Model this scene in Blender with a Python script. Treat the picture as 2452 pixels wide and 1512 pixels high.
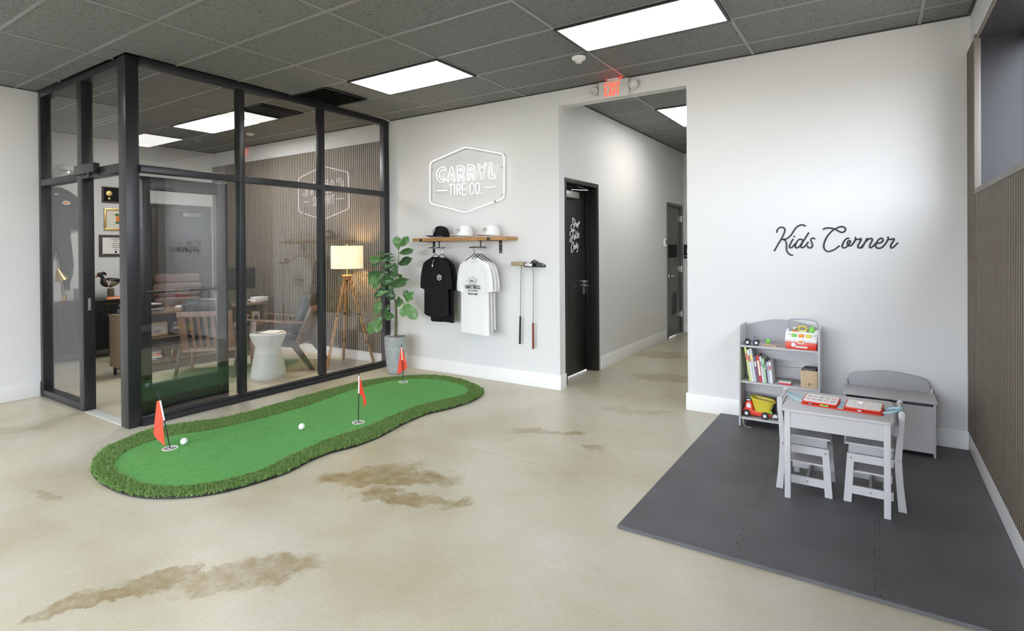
import bpy, bmesh, math, random
from mathutils import Vector, Matrix, Euler
random.seed(7)
PI = math.pi
S = bpy.context.scene
COL = S.collection
for _o in list(bpy.data.objects): bpy.data.objects.remove(_o)

# ------------------------------------------------------------------ camera, world, exposure
cam = bpy.data.cameras.new('camera'); camo = bpy.data.objects.new('camera', cam); COL.objects.link(camo)
F_PX, CY, YAW, PIT, ROL = 1332.605, 601.203, -.5788, -.0052, -.0073
_c, _s = math.cos(YAW), math.sin(YAW)
_R = Vector((_c, -_s, 0)); _F = Vector((_s, _c, 0)); _U = Vector((0, 0, 1))
_f = _F*math.cos(PIT) + _U*math.sin(PIT); _u = _U*math.cos(PIT) - _F*math.sin(PIT)
_r = _R*math.cos(ROL) + _u*math.sin(ROL); _u = _u*math.cos(ROL) - _R*math.sin(ROL)
camo.matrix_world = Matrix(((_r.x, _u.x, -_f.x, 2.6408), (_r.y, _u.y, -_f.y, -5.4701), (_r.z, _u.z, -_f.z, 1.5887), (0, 0, 0, 1)))
cam.sensor_width = 36; cam.lens = F_PX/2452*36; cam.shift_y = -(756-CY)/2452
cam.clip_start = .05; cam.clip_end = 100
S.camera = camo
S.view_settings.view_transform = 'Standard'; S.view_settings.look = 'None'
S.view_settings.gamma = 1; S.view_settings.use_curve_mapping = False
S.view_settings.exposure = 0.5
PANEL = 5.0          # ceiling panel emission
SKY = 9.5
w = bpy.data.worlds.new('sky'); S.world = w; w.use_nodes = True
bg = w.node_tree.nodes['Background']; bg.inputs[1].default_value = SKY
_tc = w.node_tree.nodes.new('ShaderNodeTexCoord'); _sp = w.node_tree.nodes.new('ShaderNodeSeparateXYZ'); _rp = w.node_tree.nodes.new('ShaderNodeValToRGB')
_mp = w.node_tree.nodes.new('ShaderNodeMapRange'); _mp.inputs['From Min'].default_value = -1
w.node_tree.links.new(_tc.outputs['Generated'], _sp.inputs[0]); w.node_tree.links.new(_sp.outputs['Z'], _mp.inputs[0]); w.node_tree.links.new(_mp.outputs[0], _rp.inputs[0]); w.node_tree.links.new(_rp.outputs[0], bg.inputs[0])
_rp.color_ramp.elements[0].position = .48; _rp.color_ramp.elements[0].color = (.30, .29, .27, 1); _rp.color_ramp.elements[1].position = .52; _rp.color_ramp.elements[1].color = (.84, .90, 1, 1)   # overcast sky over pale ground
try:
    S.cycles.use_denoising = True; S.cycles.max_bounces = 10; S.cycles.diffuse_bounces = 6; S.cycles.glossy_bounces = 5
    S.cycles.transparent_max_bounces = 16; S.cycles.sample_clamp_indirect = 8; S.cycles.caustics_reflective = False; S.cycles.caustics_refractive = False
except Exception: pass

# ------------------------------------------------------------------ materials
def newmat(name):
    m = bpy.data.materials.new(name); m.use_nodes = True
    nt = m.node_tree; return m, nt, nt.nodes['Principled BSDF']
def N(nt, t, **k):
    n = nt.nodes.new(t)
    for a, b in k.items(): setattr(n, a, b)
    return n
def sv(n, key, val): n.inputs[key].default_value = val
def mat(name, c, rough=.5, metal=0, spec=.5, noise=0, nscale=20, bump=0, bscale=60, emit=None, es=0, c2=None, stretch=None):
    m, nt, b = newmat(name)
    b.inputs['Base Color'].default_value = (*c, 1); b.inputs['Roughness'].default_value = rough; b.inputs['Metallic'].default_value = metal
    b.inputs['Specular IOR Level'].default_value = spec
    if emit: b.inputs['Emission Color'].default_value = (*emit, 1); b.inputs['Emission Strength'].default_value = es
    if noise or bump or c2:
        tc = N(nt, 'ShaderNodeTexCoord'); mp = N(nt, 'ShaderNodeMapping'); nt.links.new(tc.outputs['Object'], mp.inputs[0])
        if stretch: mp.inputs['Scale'].default_value = stretch
        if noise or c2:
            t = N(nt, 'ShaderNodeTexNoise'); sv(t, 'Scale', nscale); sv(t, 'Detail', 5); nt.links.new(mp.outputs[0], t.inputs['Vector'])
            r = N(nt, 'ShaderNodeValToRGB'); e = r.color_ramp.elements
            d = c2 if c2 else tuple(x*(1-noise) for x in c)
            e[0].position = .3; e[1].position = .7; e[0].color = (*d, 1); e[1].color = (*c, 1)
            nt.links.new(t.outputs[0], r.inputs[0]); nt.links.new(r.outputs[0], b.inputs['Base Color'])
        if bump:
            t2 = N(nt, 'ShaderNodeTexNoise'); sv(t2, 'Scale', bscale); nt.links.new(mp.outputs[0], t2.inputs['Vector'])
            bp = N(nt, 'ShaderNodeBump'); sv(bp, 'Strength', bump); sv(bp, 'Distance', .01); nt.links.new(t2.outputs[0], bp.inputs['Height']); nt.links.new(bp.outputs[0], b.inputs['Normal'])
    return m
def glass(name, ior=1.5, tint=(1, 1, 1)):
    # thin pane: the face turned to the viewer mirrors by Fresnel, the rest passes straight through
    m = bpy.data.materials.new(name); m.use_nodes = True; nt = m.node_tree; nt.nodes.clear()
    o = N(nt, 'ShaderNodeOutputMaterial'); mx = N(nt, 'ShaderNodeMixShader'); fr = N(nt, 'ShaderNodeFresnel'); sv(fr, 'IOR', ior)
    ge = N(nt, 'ShaderNodeNewGeometry'); inv = N(nt, 'ShaderNodeMath', operation='SUBTRACT'); inv.inputs[0].default_value = 1
    mul = N(nt, 'ShaderNodeMath', operation='MULTIPLY')
    t = N(nt, 'ShaderNodeBsdfTransparent'); t.inputs[0].default_value = (*tint, 1); g = N(nt, 'ShaderNodeBsdfGlossy'); sv(g, 'Roughness', 0.0)
    nt.links.new(ge.outputs['Backfacing'], inv.inputs[1]); nt.links.new(fr.outputs[0], mul.inputs[0]); nt.links.new(inv.outputs[0], mul.inputs[1])
    nt.links.new(mul.outputs[0], mx.inputs[0]); nt.links.new(t.outputs[0], mx.inputs[1]); nt.links.new(g.outputs[0], mx.inputs[2]); nt.links.new(mx.outputs[0], o.inputs[0])
    return m
def emis(name, c, s):
    m = bpy.data.materials.new(name); m.use_nodes = True; nt = m.node_tree; nt.nodes.clear()
    o = N(nt, 'ShaderNodeOutputMaterial'); e = N(nt, 'ShaderNodeEmission'); e.inputs[0].default_value = (*c, 1); e.inputs[1].default_value = s; nt.links.new(e.outputs[0], o.inputs[0]); return m

def concrete():
    m, nt, b = newmat('polished_concrete')
    ge = N(nt, 'ShaderNodeNewGeometry'); P = ge.outputs['Position']
    def noise(sc, det=5, rough=.55, vec=P):
        t = N(nt, 'ShaderNodeTexNoise'); sv(t, 'Scale', sc); sv(t, 'Detail', det); sv(t, 'Roughness', rough); nt.links.new(vec, t.inputs['Vector']); return t
    def ramp(src, stops):
        r = N(nt, 'ShaderNodeValToRGB'); el = r.color_ramp.elements
        while len(el) < len(stops): el.new(.5)
        for e, (p, c) in zip(el, stops): e.position = p; e.color = (*c, 1)
        nt.links.new(src, r.inputs[0]); return r
    n1 = noise(.9, 6, .6); r1 = ramp(n1.outputs[0], [(.28, (.40, .36, .235)), (.5, (.52, .485, .375)), (.72, (.575, .555, .475))])
    mp = N(nt, 'ShaderNodeMapping'); mp.inputs['Scale'].default_value = (1, 2.6, 1); mp.inputs['Rotation'].default_value = (0, 0, .5); nt.links.new(P, mp.inputs[0])
    n2 = noise(1.5, 8, .62, mp.outputs[0]); r2 = ramp(n2.outputs[0], [(.36, (0, 0, 0)), (.41, (.1, .1, .1)), (.56, (0, 0, 0))])
    mixa = N(nt, 'ShaderNodeMix', data_type='RGBA'); nt.links.new(r2.outputs[0], mixa.inputs[0]); nt.links.new(r1.outputs[0], mixa.inputs[6]); mixa.inputs[7].default_value = (.34, .285, .15, 1)
    # stains with their own outlines: ellipses broken up by noise
    nd = noise(5, 6, .65); vs = N(nt, 'ShaderNodeVectorMath', operation='SUBTRACT'); nt.links.new(nd.outputs['Color'], vs.inputs[0]); vs.inputs[1].default_value = (.5, .5, .5)
    vm = N(nt, 'ShaderNodeVectorMath', operation='SCALE'); nt.links.new(vs.outputs[0], vm.inputs[0]); vm.inputs['Scale'].default_value = .42
    va = N(nt, 'ShaderNodeVectorMath', operation='ADD'); nt.links.new(P, va.inputs[0]); nt.links.new(vm.outputs[0], va.inputs[1])
    acc = None
    for (x, y, a, bb, rot, st) in ELL:
        q = N(nt, 'ShaderNodeMapping', vector_type='TEXTURE'); q.inputs['Location'].default_value = (x, y, 0); q.inputs['Rotation'].default_value = (0, 0, rot); q.inputs['Scale'].default_value = (a, bb, 1)
        nt.links.new(va.outputs[0], q.inputs[0])
        ln = N(nt, 'ShaderNodeVectorMath', operation='LENGTH'); nt.links.new(q.outputs[0], ln.inputs[0])
        mr = N(nt, 'ShaderNodeMapRange'); sv(mr, 'From Min', 1.0); sv(mr, 'From Max', .72); sv(mr, 'To Max', st); nt.links.new(ln.outputs['Value'], mr.inputs[0])
        if acc is None: acc = mr.outputs[0]
        else:
            mx = N(nt, 'ShaderNodeMath', operation='MAXIMUM'); nt.links.new(acc, mx.inputs[0]); nt.links.new(mr.outputs[0], mx.inputs[1]); acc = mx.outputs[0]
    n3 = noise(9, 6, .7); r3 = ramp(n3.outputs[0], [(.3, (.35, .35, .35)), (.6, (1, 1, 1))])
    mu = N(nt, 'ShaderNodeMath', operation='MULTIPLY'); nt.links.new(acc, mu.inputs[0]); nt.links.new(r3.outputs[0], mu.inputs[1])
    mixb = N(nt, 'ShaderNodeMix', data_type='RGBA'); nt.links.new(mu.outputs[0], mixb.inputs[0]); nt.links.new(mixa.outputs[2], mixb.inputs[6]); mixb.inputs[7].default_value = (.25, .175, .065, 1)
    n4 = noise(55, 3, .6); r4 = ramp(n4.outputs[0], [(.28, (.90, .90, .90)), (.5, (1, 1, 1)), (.74, (1.07, 1.07, 1.09))])
    mixc = N(nt, 'ShaderNodeMix', data_type='RGBA', blend_type='MULTIPLY'); mixc.inputs[0].default_value = .8; nt.links.new(mixb.outputs[2], mixc.inputs[6]); nt.links.new(r4.outputs[0], mixc.inputs[7])
    nt.links.new(mixc.outputs[2], b.inputs['Base Color'])
    rr = N(nt, 'ShaderNodeMapRange'); sv(rr, 'To Min', .22); sv(rr, 'To Max', .42); nt.links.new(n2.outputs[0], rr.inputs[0]); nt.links.new(rr.outputs[0], b.inputs['Roughness'])
    b.inputs['Specular IOR Level'].default_value = .35
    return m
def tile_mat():
    m, nt, b = newmat('charcoal_acoustic_tile')
    ge = N(nt, 'ShaderNodeNewGeometry')
    t = N(nt, 'ShaderNodeTexNoise'); sv(t, 'Scale', 58); sv(t, 'Detail', 2); sv(t, 'Distortion', 1.2); nt.links.new(ge.outputs['Position'], t.inputs['Vector'])
    r = N(nt, 'ShaderNodeValToRGB'); e = r.color_ramp.elements; e[0].position = .36; e[0].color = (.085, .085, .085, 1); e[1].position = .43; e[1].color = (.185, .185, .185, 1)
    nt.links.new(t.outputs[0], r.inputs[0]); nt.links.new(r.outputs[0], b.inputs['Base Color']); b.inputs['Roughness'].default_value = .7
    bp = N(nt, 'ShaderNodeBump'); sv(bp, 'Strength', .4); sv(bp, 'Distance', .003); nt.links.new(r.outputs[0], bp.inputs['Height']); nt.links.new(bp.outputs[0], b.inputs['Normal'])
    return m
def wood(name, c, c2, rough=.45, sc=6, stretch=(1, 14, 14)):
    return mat(name, c, rough, c2=c2, nscale=sc, stretch=stretch, bump=.05, bscale=30)
ELL = [(-.17, -2.72, .55, .17, .52, .9), (.06, -2.93, .30, .11, .2, .9), (-.30, -2.60, .28, .10, .9, .7), (.33, -2.80, .22, .07, .4, .8),
       (.06, -3.88, .36, .17, .9, .75), (-.18, -4.05, .34, .055, .75, .75), (-.30, -4.28, .36, .075, 1.0, .8), (-.38, -4.45, .2, .06, 1.2, .8),
       (.18, -1.34, .32, .07, .5, .6), (.42, -1.22, .18, .05, .2, .7), (.75, -1.45, .12, .05, .3, .55), (-1.9, -4.1, .16, .05, .3, .5), (-3.9, -3.9, .5, .14, .8, .4),
       (.55, 1.2, .5, .25, .3, .55), (.1, 2.6, .5, .3, .3, .6), (.7, -.3, .4, .12, .2, .35)]
M = {}
M['wall'] = mat('white_wall_paint', (.71, .71, .705), .55, spec=.25, bump=.03, bscale=300)
M['trim'] = mat('white_gloss_trim', (.84, .84, .83), .35)
M['floor'] = concrete()
M['tile'] = tile_mat()
M['tee'] = mat('dark_grid_metal', (.25, .25, .25), .35, spec=.5)
M['tee_edge'] = mat('black_edge_angle', (.02, .02, .02), .5)
M['void'] = mat('plenum_dark', (.02, .02, .02), .9)
M['alu'] = mat('black_anodised_frame', (.016, .016, .019), .32, spec=.5)
M['black'] = mat('black_satin', (.012, .012, .012), .4)
M['blackmatt'] = mat('black_matt', (.015, .015, .015), .8, spec=.2)
M['doorblack'] = mat('black_door_paint', (.016, .016, .015), .35)
M['doorgrey'] = mat('grey_door_paint', (.10, .10, .095), .4)
M['steel'] = mat('brushed_steel', (.62, .62, .60), .3, 1)
M['chrome'] = mat('chrome', (.85, .85, .85), .08, 1)
M['shaft'] = mat('dark_steel_shaft', (.16, .16, .16), .3, .7)
M['brass'] = mat('brass', (.75, .52, .2), .25, 1)
M['glass'] = glass('clear_glass', 2.3)
M['acrylic'] = glass('clear_acrylic', 1.3)
M['panel'] = emis('light_diffuser', (1, .985, .95), PANEL)
M['panel_office'] = emis('light_diffuser_office', (1, .985, .95), PANEL*5.0)
M['panel_hall'] = emis('light_diffuser_hall', (1, .98, .93), PANEL*2.2)
M['neon'] = emis('neon_white', (.95, .95, 1), 4.5)
M['exitred'] = emis('exit_red', (1, .05, .025), 2.8)
M['white'] = mat('white_plastic', (.8, .8, .8), .4)
M['offwhite'] = mat('offwhite_plastic', (.62, .62, .60), .45)
M['slat'] = wood('walnut_grey_slat', (.285, .24, .19), (.21, .175, .135), .6, 8, (40, 40, 3))
M['slatside'] = mat('slat_dark_core', (.035, .028, .023), .8)
M['felt'] = mat('black_felt', (.012, .011, .01), .95)
M['oak'] = wood('warm_oak', (.52, .27, .09), (.36, .17, .05), .4, 5, (3, 30, 30))
M['oakz'] = wood('warm_oak_upright', (.50, .28, .11), (.36, .18, .06), .4, 5, (30, 30, 3))
M['walnut'] = wood('desk_walnut', (.22, .155, .095), (.13, .09, .055), .4, 5, (20, 3, 20))
M['darkwood'] = wood('dark_walnut', (.085, .06, .045), (.05, .036, .028), .5, 6, (20, 3, 20))
M['teak'] = wood('teak', (.20, .10, .052), (.13, .062, .032), .35, 6, (4, 20, 20))
M['leather'] = mat('black_leather', (.02, .022, .024), .35, bump=.15, bscale=120)
M['brownleather'] = mat('brown_leather', (.14, .075, .05), .38, noise=.3, nscale=10, bump=.15, bscale=120)
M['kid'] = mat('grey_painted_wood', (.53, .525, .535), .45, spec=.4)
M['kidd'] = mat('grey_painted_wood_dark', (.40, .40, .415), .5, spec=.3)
M['foam'] = mat('dark_grey_foam', (.105, .105, .112), .46, spec=.6, noise=.28, nscale=3, bump=.35, bscale=500)
M['turf'] = mat('green_putting_turf', (.155, .41, .125), .95, spec=.1, c2=(.115, .345, .095), nscale=30, bump=.5, bscale=700)
M['red'] = mat('red_plastic', (.70, .045, .02), .3)
M['flag'] = mat('red_flag_cloth', (.80, .07, .03), .7)
M['yellow'] = mat('yellow_plastic', (.72, .60, .06), .35)
M['green'] = mat('green_plastic', (.22, .62, .10), .35)
M['orange'] = mat('orange_plastic', (.85, .26, .03), .35)
M['purple'] = mat('purple_grey_plastic', (.16, .15, .25), .35)
M['rubber'] = mat('black_rubber', (.012, .012, .012), .55)
M['blackcloth'] = mat('black_cotton', (.011, .011, .012), .85, spec=.15, bump=.3, bscale=40)
M['whitecloth'] = mat('white_cotton', (.80, .80, .79), .85, spec=.15, bump=.15, bscale=25)
M['print'] = mat('black_print', (.02, .02, .025), .7)
M['lettering'] = mat('black_raised_lettering', (.008, .008, .012), .4)
M['whiteprint'] = mat('white_print', (.85, .85, .85), .6)
M['pot'] = mat('grey_green_glaze', (.40, .43, .42), .22, noise=.25, nscale=25)
M['stone'] = mat('grey_pebble', (.25, .25, .25), .6, noise=.3, nscale=30)
M['bark'] = mat('plant_stem', (.17, .15, .08), .7, noise=.3, nscale=30)
M['leaf1'] = mat('leaf_dark', (.03, .085, .025), .28, c2=(.018, .055, .018), nscale=25)
M['leaf2'] = mat('leaf_mid', (.06, .15, .042), .3, c2=(.035, .10, .03), nscale=25)
M['leaf3'] = mat('leaf_light', (.15, .29, .10), .35, c2=(.09, .21, .065), nscale=25)
M['conc'] = mat('pale_concrete', (.60, .60, .57), .6, noise=.12, nscale=12)
M['paper'] = mat('paper', (.82, .80, .76), .7)
M['shade'] = mat('lamp_shade_linen', (.9, .82, .6), .8, emit=(1, .80, .45), es=.62)
M['bulb'] = emis('bulb', (1, .68, .32), 420)
M['teal'] = mat('light_blue_strap', (.33, .55, .62), .6)
M['natural'] = wood('natural_birch', (.62, .46, .29), (.52, .37, .22), .5, 6, (4, 4, 20))
M['gold'] = mat('gold_paint', (.60, .44, .16), .3, .9)
M['navy'] = mat('faded_navy_cloth', (.045, .055, .065), .85, noise=.3, nscale=14, bump=.9, bscale=14)
M['silver'] = mat('silver_paint', (.55, .56, .57), .25, .8)

# ------------------------------------------------------------------ mesh builder
class MB:
    def __init__(s): s.bm = bmesh.new()
    def _f(s, vs):
        try: return s.bm.faces.new(vs)
        except ValueError: return None
    def box(s, x0, x1, y0, y1, z0, z1, m=None):
        c = [Vector(p) for p in ((x0, y0, z0), (x1, y0, z0), (x1, y1, z0), (x0, y1, z0), (x0, y0, z1), (x1, y0, z1), (x1, y1, z1), (x0, y1, z1))]
        if m is not None: c = [m @ p for p in c]
        v = [s.bm.verts.new(p) for p in c]
        for f in ((3, 2, 1, 0), (4, 5, 6, 7), (0, 1, 5, 4), (1, 2, 6, 5), (2, 3, 7, 6), (3, 0, 4, 7)): s._f([v[i] for i in f])
        return s
    def bar(s, p0, p1, w, d, up=(0, 0, 1)):
        p0, p1 = Vector(p0), Vector(p1); z = (p1-p0); L = z.length; z.normalize(); u = Vector(up)
        if abs(z.dot(u)) > .95: u = Vector((1, 0, 0))
        x = u.cross(z).normalized(); y = z.cross(x)
        m = Matrix(((x.x, y.x, z.x, p0.x), (x.y, y.y, z.y, p0.y), (x.z, y.z, z.z, p0.z), (0, 0, 0, 1)))
        return s.box(-w/2, w/2, -d/2, d/2, 0, L, m)
    def cyl(s, p0, p1, r0, r1=None, n=14, cap=True):
        return s.tube([p0, p1], [r0, r0 if r1 is None else r1], n, cap=cap)
    def tube(s, pts, r, n=8, closed=False, cap=True, flat=None):
        pts = [Vector(p) for p in pts]; k = len(pts)
        rs = r if isinstance(r, (list, tuple)) else [r]*k
        rings = []; px = None
        for i, p in enumerate(pts):
            if closed: t = pts[(i+1) % k]-pts[i-1]
            else: t = pts[min(i+1, k-1)]-pts[max(i-1, 0)]
            if t.length < 1e-9: t = Vector((0, 0, 1))
            t.normalize()
            if px is None:
                a = Vector((0, 0, 1)) if abs(t.z) < .9 else Vector((1, 0, 0))
                px = a.cross(t).normalized()
            else:
                px = px - t*px.dot(t)
                if px.length < 1e-6: px = t.orthogonal()
                px.normalize()
            py = t.cross(px)
            ring = []
            for j in range(n):
                a = 2*PI*j/n; d = px*math.cos(a)*rs[i]+py*math.sin(a)*rs[i]
                if flat: d = Vector((d.x*flat[0], d.y*flat[1], d.z*flat[2]))
                ring.append(s.bm.verts.new(p+d))
            rings.append(ring)
        for i in range(k if closed else k-1):
            A, B = rings[i], rings[(i+1) % k]
            for j in range(n): s._f([A[j], A[(j+1) % n], B[(j+1) % n], B[j]])
        if cap and not closed: s._f(rings[0][::-1]); s._f(rings[-1])
        return s
    def lathe(s, prof, c=(0, 0, 0), n=28, sx=1, sy=1, m=None):
        c = Vector(c); rings = []
        for r, z in prof:
            ring = []
            for j in range(n):
                p = c+Vector((math.cos(2*PI*j/n)*r*sx, math.sin(2*PI*j/n)*r*sy, z))
                if m is not None: p = m @ p
                ring.append(s.bm.verts.new(p))
            rings.append(ring)
        for i in range(len(rings)-1):
            A, B = rings[i], rings[i+1]
            for j in range(n): s._f([A[j], A[(j+1) % n], B[(j+1) % n], B[j]])
        s._f(rings[0][::-1]); s._f(rings[-1]); return s
    def ball(s, c, r, n=14, m=8, rot=None):
        r = r if isinstance(r, (tuple, list)) else (r, r, r); c = Vector(c)
        mm = rot.to_matrix() if rot is not None else Matrix.Identity(3)
        prev = None
        top = s.bm.verts.new(c+mm @ Vector((0, 0, r[2]))); bot = s.bm.verts.new(c+mm @ Vector((0, 0, -r[2])))
        for i in range(1, m):
            th = PI*i/m
            ring = [s.bm.verts.new(c+mm @ Vector((r[0]*math.sin(th)*math.cos(2*PI*j/n), r[1]*math.sin(th)*math.sin(2*PI*j/n), r[2]*math.cos(th)))) for j in range(n)]
            for j in range(n):
                if prev is None: s._f([top, ring[j], ring[(j+1) % n]])
                else: s._f([prev[j], ring[j], ring[(j+1) % n], prev[(j+1) % n]])
            prev = ring
        for j in range(n): s._f([prev[j], bot, prev[(j+1) % n]])
        return s
    def prism(s, pts, plane, d0, d1, m=None):
        def P(a, b, d):
            p = Vector({'xy': (a, b, d), 'xz': (a, d, b), 'yz': (d, a, b)}[plane]); return m @ p if m is not None else p
        A = [s.bm.verts.new(P(a, b, d0)) for a, b in pts]; B = [s.bm.verts.new(P(a, b, d1)) for a, b in pts]; k = len(pts)
        fs = [s._f(A[::-1]), s._f(B)]
        for i in range(k): fs.append(s._f([A[i], A[(i+1) % k], B[(i+1) % k], B[i]]))
        bmesh.ops.recalc_face_normals(s.bm, faces=[f for f in fs if f]); return s
    def grid(s, fn, nu, nv, wrap=False):
        V = [[s.bm.verts.new(fn(i/(nu if wrap else nu-1) if nu > 1 else 0, j/(nv-1))) for j in range(nv)] for i in range(nu)]
        for i in range(nu if wrap else nu-1):
            for j in range(nv-1): s._f([V[i][j], V[(i+1) % nu][j], V[(i+1) % nu][j+1], V[i][j+1]])
        return V
    def mesh(s, name, m, bev=0, smooth=40, seg=2, recalc=True):
        bm = s.bm
        if recalc: bmesh.ops.recalc_face_normals(bm, faces=bm.faces[:])
        if bev:
            es = [e for e in bm.edges if len(e.link_faces) == 2 and e.calc_face_angle(0) > .6]
            bmesh.ops.bevel(bm, geom=es, offset=bev, segments=seg, profile=.6, affect='EDGES', clamp_overlap=True)
        lim = math.radians(smooth)
        if smooth:
            for f in bm.faces: f.smooth = True
            for e in bm.edges: e.smooth = len(e.link_faces) == 2 and e.calc_face_angle(0) < lim
        me = bpy.data.meshes.new(name); bm.to_mesh(me); bm.free(); me.materials.append(m); return me
    def build(s, name, m, parent=None, loc=(0, 0, 0), rot=(0, 0, 0), bev=0, smooth=40, seg=2, label=None):
        o = bpy.data.objects.new(name, s.mesh(name, m, bev, smooth, seg)); COL.objects.link(o)
        o.parent = parent; o.location = loc; o.rotation_euler = rot
        if label: o['label'] = label
        return o
def link(name, me, parent=None, loc=(0, 0, 0), rot=(0, 0, 0), label=None):
    o = bpy.data.objects.new(name, me); COL.objects.link(o); o.parent = parent; o.location = loc; o.rotation_euler = rot
    if label: o['label'] = label
    return o
def tag(o, label, cat, group=None):
    o['label'] = label; o['category'] = cat
    if group: o['group'] = group
    return o
def thing(name, label, cat, loc=(0, 0, 0), rz=0, group=None):
    o = bpy.data.objects.new(name, None); COL.objects.link(o); o.empty_display_size = .1
    o.location = loc; o.rotation_euler = (0, 0, rz) if not isinstance(rz, tuple) else rz
    return tag(o, label, cat, group)
def struct(name, mb, m, **k):
    o = mb.build(name, m, **k); o['kind'] = 'structure'; return o
def dup(root, loc, rz=None, label=None):
    r = root.copy(); COL.objects.link(r); r.location = loc
    if rz is not None: r.rotation_euler = (0, 0, rz)
    if label: r['label'] = label
    for ch in list(root.children):
        c = ch.copy(); COL.objects.link(c); c.parent = r
        for g in list(ch.children):
            d = g.copy(); COL.objects.link(d); d.parent = c
    return r
def cr(P, n=5, closed=False):
    P = [Vector(p) for p in P]; k = len(P); out = []
    for i in range(k if closed else k-1):
        a, b, c, d = (P[(i-1) % k], P[i], P[(i+1) % k], P[(i+2) % k]) if closed else (P[max(i-1, 0)], P[i], P[i+1], P[min(i+2, k-1)])
        for j in range(n):
            t = j/n; out.append(.5*((2*b)+(c-a)*t+(2*a-5*b+4*c-d)*t*t+(3*b-a-3*c+d)*t**3))
    if not closed: out.append(P[-1])
    return out
def fillet(P, r, closed=True, n=5):
    P = [Vector(p) for p in P]; k = len(P); out = []
    for i, p in enumerate(P):
        if not closed and i in (0, k-1): out.append(p); continue
        a, b = P[i-1]-p, P[(i+1) % k]-p; rr_ = min(r, a.length*.48, b.length*.48); a, b = p+a.normalized()*rr_, p+b.normalized()*rr_
        out += [(1-t)**2*a+2*t*(1-t)*p+t*t*b for t in [j/n for j in range(n+1)]]
    return out
def text_mesh(txt, h, m, width=None, depth=.0006, bold=0.0, name='lettering'):
    cu = bpy.data.curves.new('t', 'FONT'); cu.body = txt; cu.size = 1; cu.align_x = 'CENTER'; cu.align_y = 'CENTER'; cu.extrude = .02; cu.offset = bold; cu.resolution_u = 3
    ob = bpy.data.objects.new('t', cu); COL.objects.link(ob); bpy.context.view_layer.update()
    me = bpy.data.meshes.new_from_object(ob.evaluated_get(bpy.context.evaluated_depsgraph_get())); bpy.data.objects.remove(ob); bpy.data.curves.remove(cu)
    xs = [v.co.x for v in me.vertices]; ys = [v.co.y for v in me.vertices]
    cx, cy = (min(xs)+max(xs))/2, (min(ys)+max(ys))/2; sy = h/(max(ys)-min(ys)); sx = (width/(max(xs)-min(xs))) if width else sy
    for v in me.vertices: v.co = Vector(((v.co.x-cx)*sx, (v.co.z/.02)*depth, (v.co.y-cy)*sy)) if True else v.co
    for v in me.vertices: v.co.y = -v.co.y
    me.materials.clear(); me.materials.append(m); me.name = name
    return me     # lies in XZ, reads from -Y

# traced outlines (metres, in the plane of the thing they belong to)
KIDS={'K':[[(1.901,1.713),(1.905,1.733),(1.921,1.753),(1.944,1.756),(1.962,1.747),(1.967,1.727),(1.958,1.697),(1.937,1.652),(1.909,1.602),(1.881,1.547)],[(2.127,1.762),(2.116,1.77),(2.098,1.773),(2.076,1.766),(2.054,1.747),(2.036,1.72),(2.023,1.696),(2.005,1.674),(1.982,1.654),(1.964,1.65),(1.939,1.651)],[(1.939,1.651),(1.962,1.644),(1.975,1.627),(1.98,1.597),(1.978,1.567),(1.984,1.539),(2.0,1.519),(2.015,1.509),(2.027,1.507)]],'i':[[(2.03,1.648),(2.016,1.621),(2.004,1.592),(2.004,1.576),(2.017,1.573),(2.033,1.589),(2.049,1.611)],[(2.038,1.672),(2.044,1.672)]],'d':[[(2.111,1.635),(2.096,1.647),(2.078,1.645),(2.062,1.626),(2.051,1.599),(2.051,1.576),(2.064,1.571),(2.08,1.584),(2.098,1.61),(2.111,1.635)],[(2.153,1.702),(2.129,1.659),(2.107,1.62),(2.093,1.588),(2.098,1.574),(2.113,1.576),(2.13,1.595),(2.149,1.62)]],'s':[[(2.2,1.649),(2.189,1.656),(2.174,1.651),(2.171,1.634),(2.178,1.615),(2.182,1.593),(2.176,1.575),(2.161,1.571),(2.148,1.578),(2.143,1.59)]],'C':[[(2.264,1.731),(2.283,1.739),(2.308,1.741),(2.333,1.736),(2.354,1.729),(2.375,1.715),(2.395,1.703),(2.414,1.704),(2.428,1.718),(2.426,1.737),(2.408,1.749),(2.383,1.747),(2.358,1.734),(2.337,1.721),(2.316,1.699),(2.293,1.666),(2.276,1.628),(2.268,1.594),(2.27,1.568),(2.282,1.548),(2.303,1.539),(2.328,1.546),(2.353,1.56),(2.372,1.577),(2.384,1.586)]],'o':[[(2.452,1.65),(2.438,1.649),(2.419,1.628),(2.407,1.6),(2.405,1.579),(2.417,1.569),(2.433,1.576),(2.452,1.597),(2.462,1.616),(2.462,1.628),(2.452,1.63),(2.443,1.619),(2.442,1.6),(2.452,1.587),(2.47,1.589),(2.486,1.611),(2.5,1.639)]],'r':[[(2.499,1.657),(2.504,1.643),(2.52,1.639),(2.536,1.646),(2.54,1.639),(2.53,1.615),(2.518,1.59),(2.52,1.571),(2.536,1.571),(2.552,1.592)]],'n':[[(2.582,1.647),(2.568,1.617),(2.545,1.569)],[(2.56,1.606),(2.583,1.633),(2.603,1.645),(2.617,1.642),(2.615,1.624),(2.603,1.598),(2.599,1.575),(2.609,1.57),(2.626,1.586),(2.644,1.609)]],'e':[[(2.644,1.609),(2.667,1.607),(2.688,1.62),(2.69,1.639),(2.679,1.647),(2.663,1.637),(2.648,1.614),(2.64,1.591),(2.646,1.572),(2.663,1.565),(2.684,1.572),(2.703,1.595),(2.719,1.622),(2.726,1.64)]],'r2':[[(2.725,1.656),(2.73,1.639),(2.745,1.636),(2.762,1.642),(2.766,1.635),(2.756,1.613),(2.743,1.588),(2.743,1.569),(2.754,1.568),(2.769,1.581),(2.79,1.607)]]}
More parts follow.
